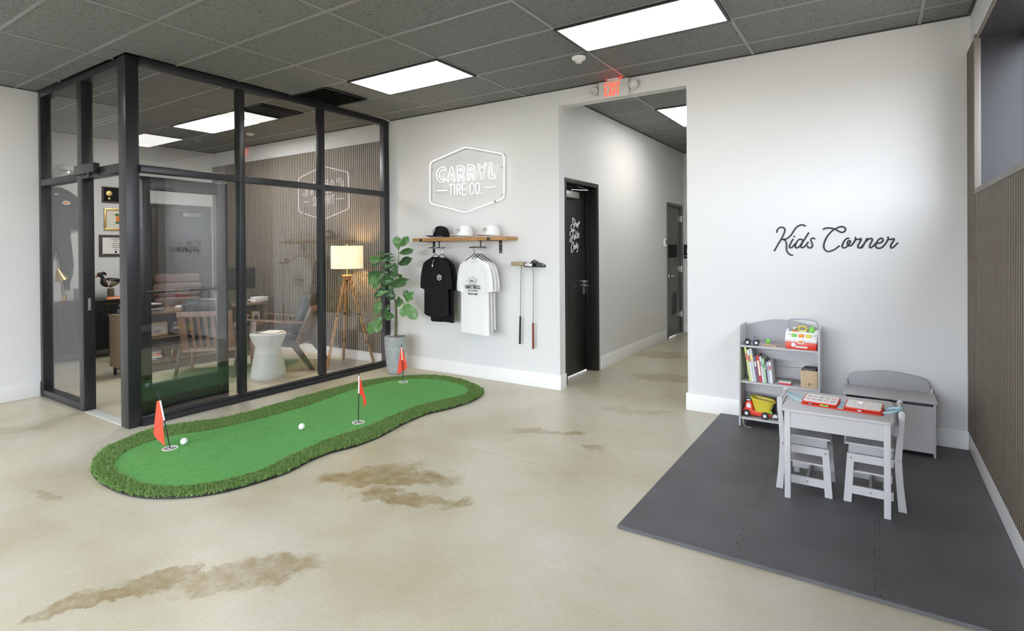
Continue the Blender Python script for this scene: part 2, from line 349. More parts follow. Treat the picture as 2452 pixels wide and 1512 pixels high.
SHOP=[[(0.766,1.912),(0.751,1.949),(0.725,1.95),(0.71,1.916),(0.739,1.883),(0.759,1.853),(0.738,1.818),(0.701,1.81),(0.671,1.833),(0.679,1.864),(0.709,1.872)],[(0.793,1.94),(0.777,1.891),(0.765,1.85)],[(0.774,1.871),(0.796,1.893),(0.814,1.889),(0.811,1.851)],[(0.851,1.894),(0.828,1.879),(0.831,1.855),(0.856,1.87),(0.851,1.894)],[(0.878,1.905),(0.861,1.831)],[(0.873,1.898),(0.905,1.917),(0.909,1.896),(0.874,1.877)],[(0.791,1.803),(0.716,1.797),(0.656,1.779),(0.643,1.748),(0.662,1.731)],[(0.738,1.794),(0.722,1.739),(0.699,1.684),(0.669,1.66),(0.642,1.67),(0.65,1.687),(0.699,1.721),(0.742,1.746)],[(0.771,1.743),(0.752,1.719),(0.759,1.691),(0.784,1.712),(0.771,1.743)],[(0.813,1.789),(0.8,1.74),(0.805,1.699)],[(0.848,1.793),(0.831,1.702)],[(0.876,1.762),(0.838,1.737),(0.867,1.713)],[(0.9,1.773),(0.882,1.752),(0.901,1.734),(0.88,1.715)],[(0.736,1.66),(0.698,1.629),(0.675,1.581),(0.682,1.537),(0.704,1.533),(0.742,1.574),(0.746,1.622),(0.729,1.66),(0.713,1.643)],[(0.766,1.619),(0.765,1.567)],[(0.769,1.595),(0.792,1.615),(0.797,1.571)],[(0.821,1.654),(0.808,1.574)],[(0.838,1.633),(0.833,1.598),(0.853,1.591)],[(0.871,1.636),(0.849,1.546),(0.824,1.539)]]
NEON={'hexa':[[(-1.585,2.837),(-1.308,2.768),(-1.059,2.706),(-1.023,2.685),(-1.012,2.656),(-1.015,2.433),(-1.018,2.212),(-1.036,2.177),(-1.071,2.163),(-1.331,2.099),(-1.597,2.033),(-1.865,2.1),(-2.139,2.167),(-2.167,2.19),(-2.172,2.222),(-2.168,2.45),(-2.164,2.663),(-2.148,2.697),(-2.115,2.712),(-1.849,2.774)]],'C':[[(-1.906,2.584),(-1.906,2.605),(-1.936,2.622),(-1.982,2.622),(-2.033,2.588),(-2.055,2.533),(-2.038,2.472),(-1.993,2.437),(-1.938,2.44),(-1.904,2.459),(-1.919,2.472),(-1.959,2.461),(-1.997,2.478),(-2.012,2.516),(-1.996,2.564),(-1.964,2.589),(-1.927,2.576)]],'A':[[(-1.884,2.435),(-1.815,2.614),(-1.795,2.612),(-1.752,2.43),(-1.772,2.427),(-1.789,2.461),(-1.838,2.464),(-1.861,2.43)],[(-1.811,2.542),(-1.821,2.494),(-1.797,2.492)]],'R':[[(-1.714,2.426),(-1.71,2.613),(-1.695,2.618),(-1.63,2.609),(-1.603,2.586),(-1.603,2.546),(-1.629,2.52),(-1.602,2.435),(-1.617,2.424),(-1.634,2.433),(-1.661,2.509),(-1.68,2.511),(-1.683,2.43),(-1.7,2.422)],[(-1.683,2.58),(-1.683,2.545),(-1.644,2.548),(-1.637,2.57),(-1.656,2.584)]],'Y':[[(-1.402,2.606),(-1.38,2.613),(-1.34,2.547),(-1.285,2.611),(-1.263,2.604),(-1.317,2.509),(-1.318,2.43),(-1.337,2.423),(-1.354,2.435),(-1.353,2.51)]],'L':[[(-1.223,2.609),(-1.203,2.613),(-1.187,2.6),(-1.193,2.454),(-1.14,2.45),(-1.129,2.433),(-1.147,2.42),(-1.223,2.423),(-1.231,2.434)]],'line':[[(-1.848,2.392),(-1.786,2.388)],[(-1.819,2.39),(-1.823,2.259)],[(-1.764,2.386),(-1.765,2.259)],[(-1.721,2.256),(-1.72,2.383),(-1.685,2.381),(-1.674,2.353),(-1.688,2.326),(-1.716,2.325)],[(-1.701,2.324),(-1.675,2.259)],[(-1.585,2.384),(-1.637,2.384),(-1.638,2.255),(-1.586,2.255)],[(-1.637,2.32),(-1.59,2.32)],[(-1.466,2.352),(-1.474,2.379),(-1.504,2.381),(-1.521,2.349),(-1.522,2.282),(-1.507,2.254),(-1.482,2.252),(-1.467,2.278)],[(-1.411,2.379),(-1.432,2.364),(-1.435,2.31),(-1.425,2.272),(-1.404,2.268),(-1.383,2.287),(-1.38,2.353),(-1.394,2.378),(-1.411,2.379)],[(-1.437,2.256),(-1.375,2.256)],[(-1.35,2.268),(-1.347,2.25)],[(-2.054,2.328),(-1.88,2.325)],[(-1.296,2.321),(-1.134,2.318)]],'R2':[[(-1.554,2.425),(-1.551,2.61),(-1.536,2.615),(-1.473,2.606),(-1.446,2.584),(-1.446,2.544),(-1.472,2.519),(-1.445,2.434),(-1.46,2.423),(-1.476,2.433),(-1.502,2.508),(-1.521,2.509),(-1.524,2.43),(-1.541,2.421)],[(-1.524,2.577),(-1.524,2.543),(-1.486,2.545),(-1.48,2.568),(-1.498,2.582)]]}
LEAVES=[(-2.426,1.583,-2.437,1.747,0.065),(-2.388,1.619,-2.227,1.735,0.056),(-2.42,1.533,-2.162,1.569,0.05),(-2.403,1.388,-2.169,1.47,0.062),(-2.49,1.519,-2.709,1.538,0.021),(-2.697,1.468,-2.896,1.449,0.062),(-2.484,1.487,-2.697,1.459,0.025),(-2.491,1.442,-2.671,1.441,0.021),(-2.594,1.358,-2.724,1.403,0.025),(-2.453,1.396,-2.607,1.339,0.043),(-2.75,1.412,-2.87,1.35,0.021),(-2.621,1.284,-2.926,1.241,0.056),(-2.699,1.236,-2.9,1.147,0.068),(-2.621,1.265,-2.584,1.128,0.056),(-2.608,1.275,-2.417,1.269,0.056),(-2.442,1.251,-2.305,1.253,0.037),(-2.584,1.109,-2.257,1.201,0.068),(-2.739,1.188,-2.847,1.073,0.05),(-2.662,1.116,-2.729,0.974,0.056),(-2.741,1.048,-2.808,0.943,0.043),(-2.585,1.054,-2.742,0.992,0.037),(-2.533,1.074,-2.535,0.932,0.074),(-2.334,0.909,-2.484,0.911,0.081),(-2.284,0.948,-2.283,1.074,0.046),(-2.285,0.921,-2.162,1.051,0.056),(-2.31,0.892,-2.287,0.74,0.068),(-2.273,0.903,-2.117,0.715,0.081),(-2.864,0.733,-2.796,0.901,0.068),(-2.712,0.738,-2.6,0.869,0.031),(-2.486,0.737,-2.64,0.728,0.068),(-2.719,0.7,-2.921,0.484,0.081),(-2.759,0.66,-2.754,0.511,0.068),(-2.466,1.378,-2.461,1.287,0.05),(-2.442,1.324,-2.569,1.285,0.037),(-2.558,1.138,-2.508,1.057,0.05),(-2.506,1.194,-2.622,1.191,0.056)]
STEMS=[[(-2.489,0.481),(-2.473,0.83),(-2.503,0.965),(-2.546,1.055),(-2.597,1.118),(-2.66,1.237),(-2.672,1.357),(-2.632,1.45)],[(-2.546,1.055),(-2.481,1.158),(-2.449,1.25),(-2.422,1.397),(-2.414,1.515),(-2.416,1.588)],[(-2.486,0.728),(-2.666,0.715),(-2.885,0.699)],[(-2.472,0.839),(-2.397,0.879),(-2.315,0.91)]]
OUTER=[(-2.148,-3.767),(-2.488,-3.569),(-2.611,-3.358),(-2.708,-3.124),(-2.629,-2.88),(-2.493,-2.649),(-2.456,-2.341),(-2.476,-1.913),(-2.487,-1.543),(-2.493,-1.196),(-2.45,-0.858),(-2.238,-0.472),(-1.941,-0.238),(-1.514,-0.238),(-1.124,-0.404),(-0.974,-0.529),(-0.862,-0.817),(-0.872,-1.182),(-0.951,-1.492),(-0.922,-1.857),(-0.858,-2.168),(-0.858,-2.437),(-0.909,-2.641),(-0.902,-2.836),(-0.856,-3.045),(-0.875,-3.257),(-0.927,-3.459),(-1.015,-3.601),(-1.149,-3.715),(-1.329,-3.807),(-1.589,-3.846),(-1.869,-3.833)]
INNER=[(-2.054,-3.655),(-2.238,-3.524),(-2.335,-3.335),(-2.332,-3.095),(-2.221,-2.873),(-2.153,-2.528),(-2.127,-2.111),(-2.154,-1.799),(-2.23,-1.359),(-2.221,-1.004),(-2.111,-0.602),(-1.793,-0.408),(-1.427,-0.425),(-1.151,-0.57),(-1.056,-0.781),(-1.118,-1.05),(-1.182,-1.358),(-1.168,-1.769),(-1.128,-2.06),(-1.152,-2.36),(-1.126,-2.669),(-1.094,-2.879),(-1.036,-3.09),(-1.048,-3.272),(-1.121,-3.464),(-1.24,-3.594),(-1.429,-3.689),(-1.664,-3.717),(-1.874,-3.705)]


# ------------------------------------------------------------------ the setting
H = 3.335
XL, XR, XO, XG, YF = -5.04, 3.25, -7.37, -2.94, -8.6      # left wall, right wall, office far wall, glass front, front wall
YS = -3.145                                                # centre line of the glass side
OX0, OX1, OZ = -.305, 1.105, 3.16                          # hall opening
HX, HY = -.36, 5.0
fl = MB().box(XO-.15, XR+.6, YF-.15, HY+.15, -.12, -.02); floor = struct('floor', fl, M['void'])
g = .002
for x0, x1, y0, y1 in ((XO, -4.1, YF, -1.97), (XO, -4.1, -1.97, HY), (-4.1, XR, YF, -1.97), (-4.1, XR, -1.97, HY)):
    MB().box(x0+g, x1-g, y0+g, y1-g, -.02, 0).build('concrete_slab', M['floor'], floor, bev=.0012, seg=1)
# walls
struct('wall_back', MB().box(XO-.15, OX0, 0, .13, 0, H).box(OX1, XR+.15, 0, .13, 0, H).box(OX0, OX1, 0, .13, OZ, H), M['wall'])
WY0, WY1, WZ0, WZ1 = -.385, -4.6, 1.975, 3.045
wr = struct('wall_right', MB().box(XR, XR+.30, -.385, 0, 0, H).box(XR, XR+.30, YF, WY1, 0, H).box(XR, XR+.30, WY1, WY0, 0, WZ0).box(XR, XR+.30, WY1, WY0, WZ1, H), M['wall'])
struct('wall_left', MB().box(XL-.15, XL, YF, YS-.06, 0, H).box(XO-.15, XL-.0, YS-.06, YS+.06, 0, H), M['wall'])
struct('wall_office', MB().box(XO-.15, XO, YS+.06, 0, 0, H), M['wall'])
SF0, SF1, SFZ = -4.6, 3.1, 2.75
struct('wall_front', MB().box(XL-.15, SF0, YF-.15, YF, 0, H).box(SF1, XR+.15, YF-.15, YF, 0, H).box(SF0, SF1, YF-.15, YF, SFZ, H), M['wall'])
sf = MB().box(SF0, SF1, YF-.10, YF-.02, 0, .10).box(SF0, SF1, YF-.10, YF-.02, SFZ-.06, SFZ)
for i in range(6): _x = SF0+(SF1-SF0-.06)*i/5; sf.box(_x, _x+.06, YF-.10, YF-.02, .10, SFZ-.06)
sf = struct('added_fill_window', sf, M['alu'])  # added storefront glazing, unseen, lets sky in as flat frontal fill
for i in range(5): _x = SF0+(SF1-SF0-.06)*i/5; MB().box(_x+.06, _x+(SF1-SF0-.06)/5, YF-.065, YF-.058, .10, SFZ-.06).build('pane', M['glass'], sf)
D0, D1, DZ = .22, 1.16, 2.40       # shop door opening in the hall's left wall
E0, E1, EZ = 3.98, 4.9, 2.36
struct('wall_hall_left', MB().box(HX-.15, HX, .13, D0, 0, H).box(HX-.15, HX, D1, E0, 0, H).box(HX-.15, HX, E1, HY, 0, H).box(HX-.15, HX, D0, D1, DZ, H).box(HX-.15, HX, E0, E1, EZ, H), M['wall'])
struct('wall_hall_right', MB().box(OX1, OX1+.15, .13, HY, 0, H), M['wall'])
struct('wall_hall_end', MB().box(HX-.15, OX1+.15, HY, HY+.12, 0, H), M['wall'])
# baseboards
def base(name, *bx):
    mb = MB()
    for b in bx: mb.box(*b)
    return struct(name, mb, M['trim'], bev=.004, seg=2)
bh, bt = .165, .016
base('baseboard_back', (XG+.06, OX0+bt, -bt, 0, 0, bh), (OX0, OX0+bt, 0, .13, 0, bh))
base('baseboard_kids', (OX1-bt, XR-.017, -bt, 0, 0, bh), (OX1-bt, OX1, 0, .13, 0, bh))
base('baseboard_right', (XR-bt, XR, YF, 0, 0, bh))
base('baseboard_left', (XL, XL+bt, YF, YS-.06, 0, bh))
base('baseboard_hall', (HX, HX+bt, D1+.06, E0-.05, 0, bh), (HX, OX1, HY-bt, HY, 0, bh), (OX1-bt, OX1, .13, HY, 0, bh))
base('baseboard_office', (XO, XG-.06, -bt, 0, 0, .14), (XO, XO+bt, YS+.06, -1.16, 0, .14), (XO, XL, YS+.06, YS+.06+bt, 0, .14))
# wood slat cladding: right wall and office back wall, each slat a piece
def slats(parent, along, a0, a1, z0, z1, plane, sgn, pitch=.04, wd=.0255, th=.015, key={}):
    n = int(abs(a1-a0)/pitch); st = (a1-a0)/n
    for i in range(n):
        c = a0+st*(i+.5); L = round(z1-z0, 3)
        k = (along, L)
        if k not in key:
            mb = MB()
            if along == 'y': mb.box(-th*sgn if sgn > 0 else 0, 0 if sgn > 0 else th, -wd/2, wd/2, 0, L)
            else: mb.box(-wd/2, wd/2, -th, 0, 0, L)
            me = mb.mesh('slat', M['slat'], bev=.0012, seg=1); me.materials.append(M['slatside'])
            for p in me.polygons:
                if abs(p.normal.x if along == 'y' else p.normal.y) < .9: p.material_index = 1
            key[k] = me
        loc = (plane, c, z0) if along == 'y' else (c, plane, z0)
        link('slat', key[k], parent, loc)
tr = struct('trim_1', MB().box(XR-.008, XR, WY0, 0, bh, 3.05).box(XR-.008, XR, WY1-2, WY0, bh, WZ0-.0), M['felt'])
slats(tr, 'y', -.003, WY0+.004, bh, 3.05, XR-.008, 1)
slats(tr, 'y', WY0-.004, -5.4, bh, WZ0-.03, XR-.008, 1)
to = struct('trim_2', MB().box(XO, XG-.06, -.008, 0, .14, 3.08), M['felt'])
slats(to, 'x', XO+.01, XG-.07, .14, 3.08, -.008, 1)
# clerestory window in the right wall
wi = struct('window_1', MB().box(XR+.255, XR+.30, WY1, WY1+.06, WZ0, WZ1).box(XR+.255, XR+.30, WY0-.05, WY0, WZ0, WZ1).box(XR+.255, XR+.30, WY1, WY0, WZ0, WZ0+.05).box(XR+.255, XR+.30, WY1, WY0, WZ1-.05, WZ1)
            .box(XR+.255, XR+.30, -1.80, -1.74, WZ0, WZ1).box(XR+.255, XR+.30, -3.20, -3.14, WZ0, WZ1), M['alu'], bev=.004)
for a, b in ((WY1+.06, -3.20), (-3.14, -1.80), (-1.74, WY0-.05)): MB().box(XR+.275, XR+.281, a, b, WZ0+.05, WZ1-.05).build('pane', M['glass'], wi)
MB().box(XR+.002, XR+.255, WY0-.012, WY0, WZ0, WZ1).build('reveal', M['alu'], wi)
MB().box(XR+.002, XR+.255, WY1, WY0-.012, WZ1-.012, WZ1).build('soffit', M['alu'], wi)
MB().box(XR+.002, XR+.255, WY1, WY0-.012, WZ0, WZ0+.012).build('sill', M['alu'], wi)
MB().box(XR-.026, XR+.01, WY0-.03, WY0+.004, WZ0-.03, WZ1+.02).box(XR-.026, XR+.01, WY1, WY0-.03, WZ0-.03, WZ0+.006).box(XR-.012, XR+.01, WY1, WY0-.03, WZ1-.006, WZ1+.02).build('edge_trim', mat('grey_wood_edge', (.17, .15, .135), .5), wi, bev=.002)

# suspended ceiling: every tile and every grid line is a piece
ceil = struct('ceiling', MB().box(XO-.15, XR+.15, YF-.15, HY+.15, 3.46, 3.5), M['void'])
GX, GYW, SX, SY = -.7223, .3434, 1.2192, .6096
TB = {}
def tileat(x0, x1, y0, y1):
    if x1-x0 < .03 or y1-y0 < .03: return
    dx, dy = round(x1-x0-.016, 3), round(y1-y0-.016, 3)
    if (dx, dy) not in TB: TB[dx, dy] = MB().box(-dx/2, dx/2, -dy/2, dy/2, 0, .016).mesh('ceiling_tile', M['tile'], bev=.003, seg=1)
    link('ceiling_tile', TB[dx, dy], ceil, ((x0+x1)/2, (y0+y1)/2, H+.004))
def cuts(a, b, org, step):
    k0 = math.ceil((a-org)/step+.02); c = [a]
    while org+k0*step < b-.02: c.append(org+k0*step); k0 += 1
    return c+[b]
def grid_area(x0, x1, y0, y1, skip, orgx=GX, orgy=-GYW, halves=(), notch=None):
    # notch (nx, ny): the corner x < nx, y > ny belongs to another room
    xs, ys = cuts(x0, x1, orgx, SX), cuts(y0, y1, orgy, SY)
    for i in range(len(xs)-1):
        for j in range(len(ys)-1):
            a, b, c, d = xs[i], xs[i+1], ys[j], ys[j+1]; cx, cy = (a+b)/2, (c+d)/2
            if any(p < cx < q and r < cy < t for p, q, r, t in skip): continue
            hv = [h for h in halves if a < h < b and c < halves[h] < d]
            if hv: tileat(hv[0], b, c, d); continue
            if notch and a < notch[0]-.01 and d > notch[1]+.01:
                if b > notch[0]: tileat(notch[0], b, c, d)
                if c < notch[1]: tileat(a, min(b, notch[0]), c, notch[1])
            else: tileat(a, b, c, d)
    for x in xs[1:-1]: MB().box(x-.012, x+.012, y0, notch[1] if notch and x < notch[0] else y1, H-.003, H+.006).build('grid_tee', M['tee'], ceil)
    for y in ys[1:-1]: MB().box(notch[0] if notch and y > notch[1] else x0, x1, y-.012, y+.012, H-.002, H+.006).build('grid_tee', M['tee'], ceil)
    q = MB().box(x0, x1, y0, y0+.022, H-.003, H+.003).box(notch[0] if notch else x0, x1, y1-.022, y1, H-.003, H+.003).box(x1-.022, x1, y0+.022, y1-.022, H-.003, H+.003).box(x0, x0+.022, y0+.022, (notch[1] if notch else y1-.022), H-.003, H+.003)
    q.build('edge_angle', M['tee_edge'], ceil)
def cell(k, r): x = GX+k*SX; y = -GYW-(r-1)*SY; return x, x+SX, y, y+SY     # column k, row r: far edge row r-1
LMAIN = [(-1, 3), (1, 3), (-3, 8), (-1, 9), (1, 9), (-1, 13), (1, 13), (-3, 13)]  # leftmost column out of view is added to brighten the left wall
LOFF = [(-4, 3)]
skip = [cell(*c) for c in LMAIN+LOFF]
V1 = (XG+.06, XG+.06+.58, -GYW-2*SY, -GYW-SY); V2 = (-4.38+.30, -4.38+.30+.60, -GYW-2*SY, -GYW-SY)
grid_area(XL, XR, YF, 0, skip, halves={V1[1]: (V1[2]+V1[3])/2}, notch=(XG+.05, YS-.06))
grid_area(XO, XG-.05, YS+.06, 0, skip+[(V2[0]-.3, V2[1]+.4, V2[2], V2[3])])
tileat(-4.38, V2[0], V2[2], V2[3]); tileat(V2[1], GX-2*SX, V2[2], V2[3])
HL = (.31, .92, 1.42, 2.64)
grid_area(HX, OX1, .13, HY, [HL], orgx=.31-1.2192, orgy=.20)

def light(x0, x1, y0, y1, label, group, pm='panel'):
    t = thing('ceiling_light', label, 'ceiling light', ((x0+x1)/2, (y0+y1)/2, H-.012), 0, group)
    a, b = (x1-x0)/2, (y1-y0)/2
    MB().box(-a, a, -b, -b+.022, -.004, .02).box(-a, a, b-.022, b, -.004, .02).box(-a, -a+.022, -b+.022, b-.022, -.004, .02).box(a-.022, a, -b+.022, b-.022, -.004, .02).build('frame', M['black'], t)
    MB().box(-a+.022, a-.022, -b+.022, b-.022, .002, .012).build('diffuser', M[pm], t)
    MB().box(-a, a, -b, b, .02, .06).build('housing', M['black'], t)
GRP = 'rectangular ceiling light panels'
ll = ['white ceiling light panel above the putting green', 'large white ceiling light panel nearest the exit sign']
for i, c in enumerate(LMAIN): light(*cell(*c), ll[i] if i < 2 else 'ceiling light panel out of view, %s row of the lobby, %s' % ('second' if c[1] < 10 else 'third', {-3: 'added to brighten the left wall', -1: 'middle', 1: 'nearest the window'}[c[0]]), GRP if i < 2 else 'lobby light panels out of view')
light(*cell(*LOFF[0]), 'white ceiling light panel seen through the office glass', GRP, 'panel_office')
light(*HL, 'white ceiling light panel in the hallway', GRP, 'panel_hall')
def vent(x0, x1, y0, y1, label, m=None, n=12):
    t = thing('ceiling_vent', label, 'vent', ((x0+x1)/2, (y0+y1)/2, H-.006)); a, b = (x1-x0)/2, (y1-y0)/2
    MB().box(-a, a, -b, -b+.02, -.004, .012).box(-a, a, b-.02, b, -.004, .012).box(-a, -a+.02, -b+.02, b-.02, -.004, .012).box(a-.02, a, -b+.02, b-.02, -.004, .012).build('frame', m or M['black'], t)
    MB().box(-a, a, -b, b, .03, .035).build('backing', M['void'], t)
    for i in range(n):
        y = -b+.02+(2*b-.04)*(i+.5)/n
        MB().bar((-a+.02, y, .012), (a-.02, y, .012), .003, .03, (0, .5, .8)).build('louvre', m or M['black'], t)
vent(*V1, 'square black return air grille in lobby ceiling beside the glass')
vent(*V2, 'square black return air grille inside the office ceiling')
t = thing('ceiling_vent', 'narrow grey slot diffuser in office ceiling near the side glass', 'vent', (-5.95, -2.2, H-.004))
MB().box(-.5, .5, -.09, .09, 0, .004).build('plate', M['tee'], t); MB().box(-.46, .46, -.05, -.03, -.002, .0).box(-.46, .46, .03, .05, -.002, 0).build('slot', M['black'], t)
t = thing('smoke_detector', 'round white smoke detector on the dark ceiling near the exit sign', 'smoke detector', (.368, -.849, H))
MB().lathe([(.065, 0), (.065, -.012), (.058, -.022), (.045, -.03)]).build('base', M['white'], t, smooth=50); MB().lathe([(.03, -.028), (.03, -.05), (.018, -.056)]).build('sensor', M['offwhite'], t)
t = thing('smoke_detector', 'round smoke detector on the office ceiling', 'smoke detector', (-5.2, -.62, H))
MB().lathe([(.06, 0), (.06, -.012), (.04, -.03)]).build('base', M['offwhite'], t, smooth=50)
# ------------------------------------------------------------------ glass front of the office
gp = thing('glass_partition', 'black framed floor to ceiling glass partition enclosing the office', 'glass partition', (XG, YS, 0))
FX, FW = .0, .09
def gbox(name, m, *bx, **k):
    mb = MB()
    for x0, x1, y0, y1, z0, z1 in bx: mb.box(x0-XG, x1-XG, y0-YS, y1-YS, z0, z1)
    return mb.build(name, m, gp, **k)
PX0, PX1, PY0, PY1 = -3.07, -2.923, -3.205, -3.098
xa, xb = XG-.055, XG+.045
gbox('corner_post', M['alu'], (PX0, PX1, PY0, PY1, 0, H), bev=.003)
my = [(-2.165, -2.107), (-1.150, -1.095)]
for a, b in my: gbox('mullion', M['alu'], (xa, xb, a, b, .08, H-.07), bev=.003)
gbox('end_jamb', M['alu'], (XG-.085, XG+.006, -.085, -.001, .0, H), bev=.003)
gbox('sill_rail', M['alu'], (xa, xb, PY1, -.086, 0, .05), bev=.004); gbox('sill_bead', M['alu'], (xa+.02, xb-.02, PY1, -.086, .05, .075), bev=.004)
gbox('head_rail', M['alu'], (xa, xb, PY1, -.086, H-.07, H), bev=.003)
TZ0, TZ1 = 2.30, 2.365
bays = [(PY1, my[0][0]), (my[0][1], my[1][0]), (my[1][1], -.086)]
for a, b in bays:
    gbox('transom', M['alu'], (xa, xb, a, b, TZ0, TZ1), bev=.003)
    gbox('glass_pane', M['glass'], (XG-.009, XG-.001, a, b, .075, TZ0)); gbox('glass_pane', M['glass'], (XG-.009, XG-.001, a, b, TZ1, H-.07))
# side with the doorway
ya, yb = YS-.05, YS+.05
JX = -3.945
gbox('wall_jamb', M['alu'], (XL, XL+.07, ya, yb, 0, H), bev=.003)
gbox('door_jamb', M['alu'], (JX-.06, JX+.05, ya, yb, 0, H-.07), bev=.003)
gbox('side_head_rail', M['alu'], (XL+.075, PX0, ya, yb, H-.07, H), bev=.003)
gbox('side_transom', M['alu'], (XL+.075, JX-.06, ya, yb, TZ0, TZ1), (JX+.05, PX0, ya, yb, TZ0, TZ1+.02), bev=.003)
gbox('side_sill_rail', M['alu'], (XL+.075, JX-.06, ya, yb, 0, .075), bev=.004)
for z0, z1, x0, x1 in ((.075, TZ0, XL+.075, JX-.06), (TZ1, H-.07, XL+.075, JX-.06), (TZ1+.02, H-.07, JX+.05, PX0)): gbox('glass_pane', M['glass'], (x0, x1, YS-.004, YS+.004, z0, z1))
gbox('threshold', mat('brushed_threshold', (.62, .62, .62), .45, .4), (JX+.05, PX0, YS-.05, YS+.05, 0, .008), bev=.003, label='brushed metal threshold strip')
gbox('strike_plate', M['steel'], (JX+.05, JX+.053, YS-.012, YS+.012, 1.0, 1.12), label='steel strike plate')
gbox('door_closer', M['alu'], (-3.92, -3.48, YS-.11, YS-.05, 2.33, 2.42), bev=.01)
mb = MB().bar((-3.60-XG, -.09, 2.33), (-3.60-XG, -.09, 2.29), .03, .03).bar((-3.60-XG, -.09, 2.295), (-3.1-XG, .0, 2.29), .02, .012); mb.build('closer_arm', M['alu'], gp)
# open door leaf behind the front glass
dl = struct('door_1', MB().box(-.0225, .0225, 0, .10, .012, 2.285).box(-.0225, .0225, .74, .84, .012, 2.285).box(-.0225, .0225, .10, .74, .012, .33).box(-.0225, .0225, .10, .74, 2.16, 2.285), M['alu'], loc=(-3.09, -3.045, 0), bev=.003)
MB().box(-.004, .004, .10, .74, .33, 2.16).build('glass_pane', M['glass'], dl)
MB().tube([(.075, .03, 1.2), (.075, .80, 1.2)], .013, 10).cyl((.02, .06, 1.2), (.075, .06, 1.2), .012).cyl((.02, .79, 1.2), (.075, .79, 1.2), .012).build('push_bar', M['black'], dl)
MB().tube(cr([(-.02, .79, 1.22), (-.07, .79, 1.22), (-.09, .79, 1.17), (-.09, .79, .85), (-.07, .79, .80), (-.02, .79, .80)], 4), .013, 10).build('pull_handle', M['steel'], dl)
# hall doors
d = struct('door_2', MB().box(-.045, 0, D0+.05, D1-.05, .012, DZ-.05), M['doorblack'], loc=(-.505, 0, 0), bev=.002)
MB().box(-.01, .155, D0, D0+.05, 0, DZ-.05).box(-.01, .155, D1-.05, D1, 0, DZ-.05).box(-.01, .155, D0, D1, DZ-.05, DZ).box(.0, .03, D1-.075, D1-.05, 0, DZ-.05).box(.0, .03, D0+.05, D1-.075, DZ-.075, DZ-.05).build('frame', M['doorblack'], d, bev=.003)
MB().box(.0, .06, .40, .80, 2.195, 2.275).build('door_closer', M['steel'], d, bev=.006)
MB().bar((.045, .60, 2.275), (.045, .60, 2.295), .02, .02).bar((.045, .60, 2.295), (.10, .95, 2.31), .018, .008).bar((.10, .95, 2.315), (.11, .62, 2.335), .018, .008).build('closer_arm', M['chrome'], d)
MB().cyl((0, 1.05, 1.10), (.012, 1.05, 1.10), .033, n=20).cyl((.012, 1.05, 1.10), (.06, 1.05, 1.10), .012).tube([(.06, 1.05, 1.10), (.065, 1.0, 1.10), (.06, .93, 1.10)], .0095).box(0, .006, 1.03, 1.07, .99, 1.17).cyl((0, 1.05, 1.155), (.045, 1.05, 1.155), .014).build('lever_handle', M['chrome'], d, smooth=50)
mb = MB()
for st in SHOP: mb.tube([(.002, p.x, p.y) for p in cr([(a, b, 0) for a, b in st], 4)], .0075, 6, flat=(.25, 1, 1))
mb.build('lettering', M['whiteprint'], d, label='white script lettering reading Shop Folks Only')
d = struct('door_3', MB().box(-.045, 0, E0+.05, E1-.05, .012, EZ-.05), M['doorgrey'], loc=(HX-.02, 0, 0), bev=.002)
MB().box(-.10, .03, E0, E0+.05, 0, EZ-.05).box(-.10, .03, E1-.05, E1, 0, EZ-.05).box(-.10, .03, E0, E1, EZ-.05, EZ).build('frame', M['doorgrey'], d, bev=.003)
MB().cyl((0, 4.12, 1.08), (.012, 4.12, 1.08), .033, n=20).cyl((.012, 4.12, 1.08), (.06, 4.12, 1.08), .012).tube([(.06, 4.12, 1.08), (.065, 4.2, 1.08), (.06, 4.26, 1.075)], .01).build('lever_handle', M['chrome'], d)
MB().box(0, .008, 4.28, 4.30, .37, .79).box(0, .008, 4.57, 4.59, .37, .79).box(0, .008, 4.30, 4.57, .37, .39).box(0, .008, 4.30, 4.57, .77, .79).build('vent_frame', M['doorgrey'], d)
mb = MB()
for i in range(14): mb.bar((.002, 4.30, .405+i*.027), (.002, 4.57, .405+i*.027), .002, .022, (.7, 0, .7))
mb.build('vent_louvres', M['black'], d)
for z in (.35, 1.18, 2.1): MB().cyl((.02, E1-.05, z-.06), (.02, E1-.05, z+.06), .012).box(0, .012, E1-.09, E1-.05, z-.05, z+.05).build('hinge', M['steel'], d)
MB().box(0, .004, 4.09, 4.62, 1.40, 1.63).build('sign_plate', M['blackmatt'], d, bev=.001, label='dark plate without legible text')
d = struct('door_4', MB().box(-.045, 0, -1.04, -.09, .012, 2.32), M['doorblack'], loc=(XO+.012, 0, 0), bev=.002)
MB().box(-.01, .02, -1.09, -1.04, 0, 2.32).box(-.01, .02, -.09, -.05, 0, 2.32).box(-.01, .02, -1.09, -.05, 2.32, 2.37).build('frame', M['doorblack'], d, bev=.003)
MB().box(0, .06, -.56, -.24, 2.17, 2.24).build('door_closer', M['steel'], d, bev=.006)
MB().bar((.05, -.45, 2.24), (.05, -.45, 2.27), .02, .02).bar((.05, -.45, 2.27), (.10, -.75, 2.275), .018, .008).bar((.10, -.75, 2.28), (.03, -.35, 2.29), .018, .008).build('closer_arm', M['chrome'], d)
d = struct('door_5', MB().box(0, .045, 1.35, 2.25, .012, 2.35), M['doorblack'], loc=(OX1-.012, 0, 0), bev=.002)
MB().box(-.02, .01, 1.30, 1.35, 0, 2.35).box(-.02, .01, 2.25, 2.30, 0, 2.35).box(-.02, .01, 1.30, 2.30, 2.35, 2.40).build('frame', M['doorblack'], d, bev=.003)
MB().box(-.06, 0, 1.5, 1.85, 2.2, 2.28).build('door_closer', M['steel'], d, bev=.006)

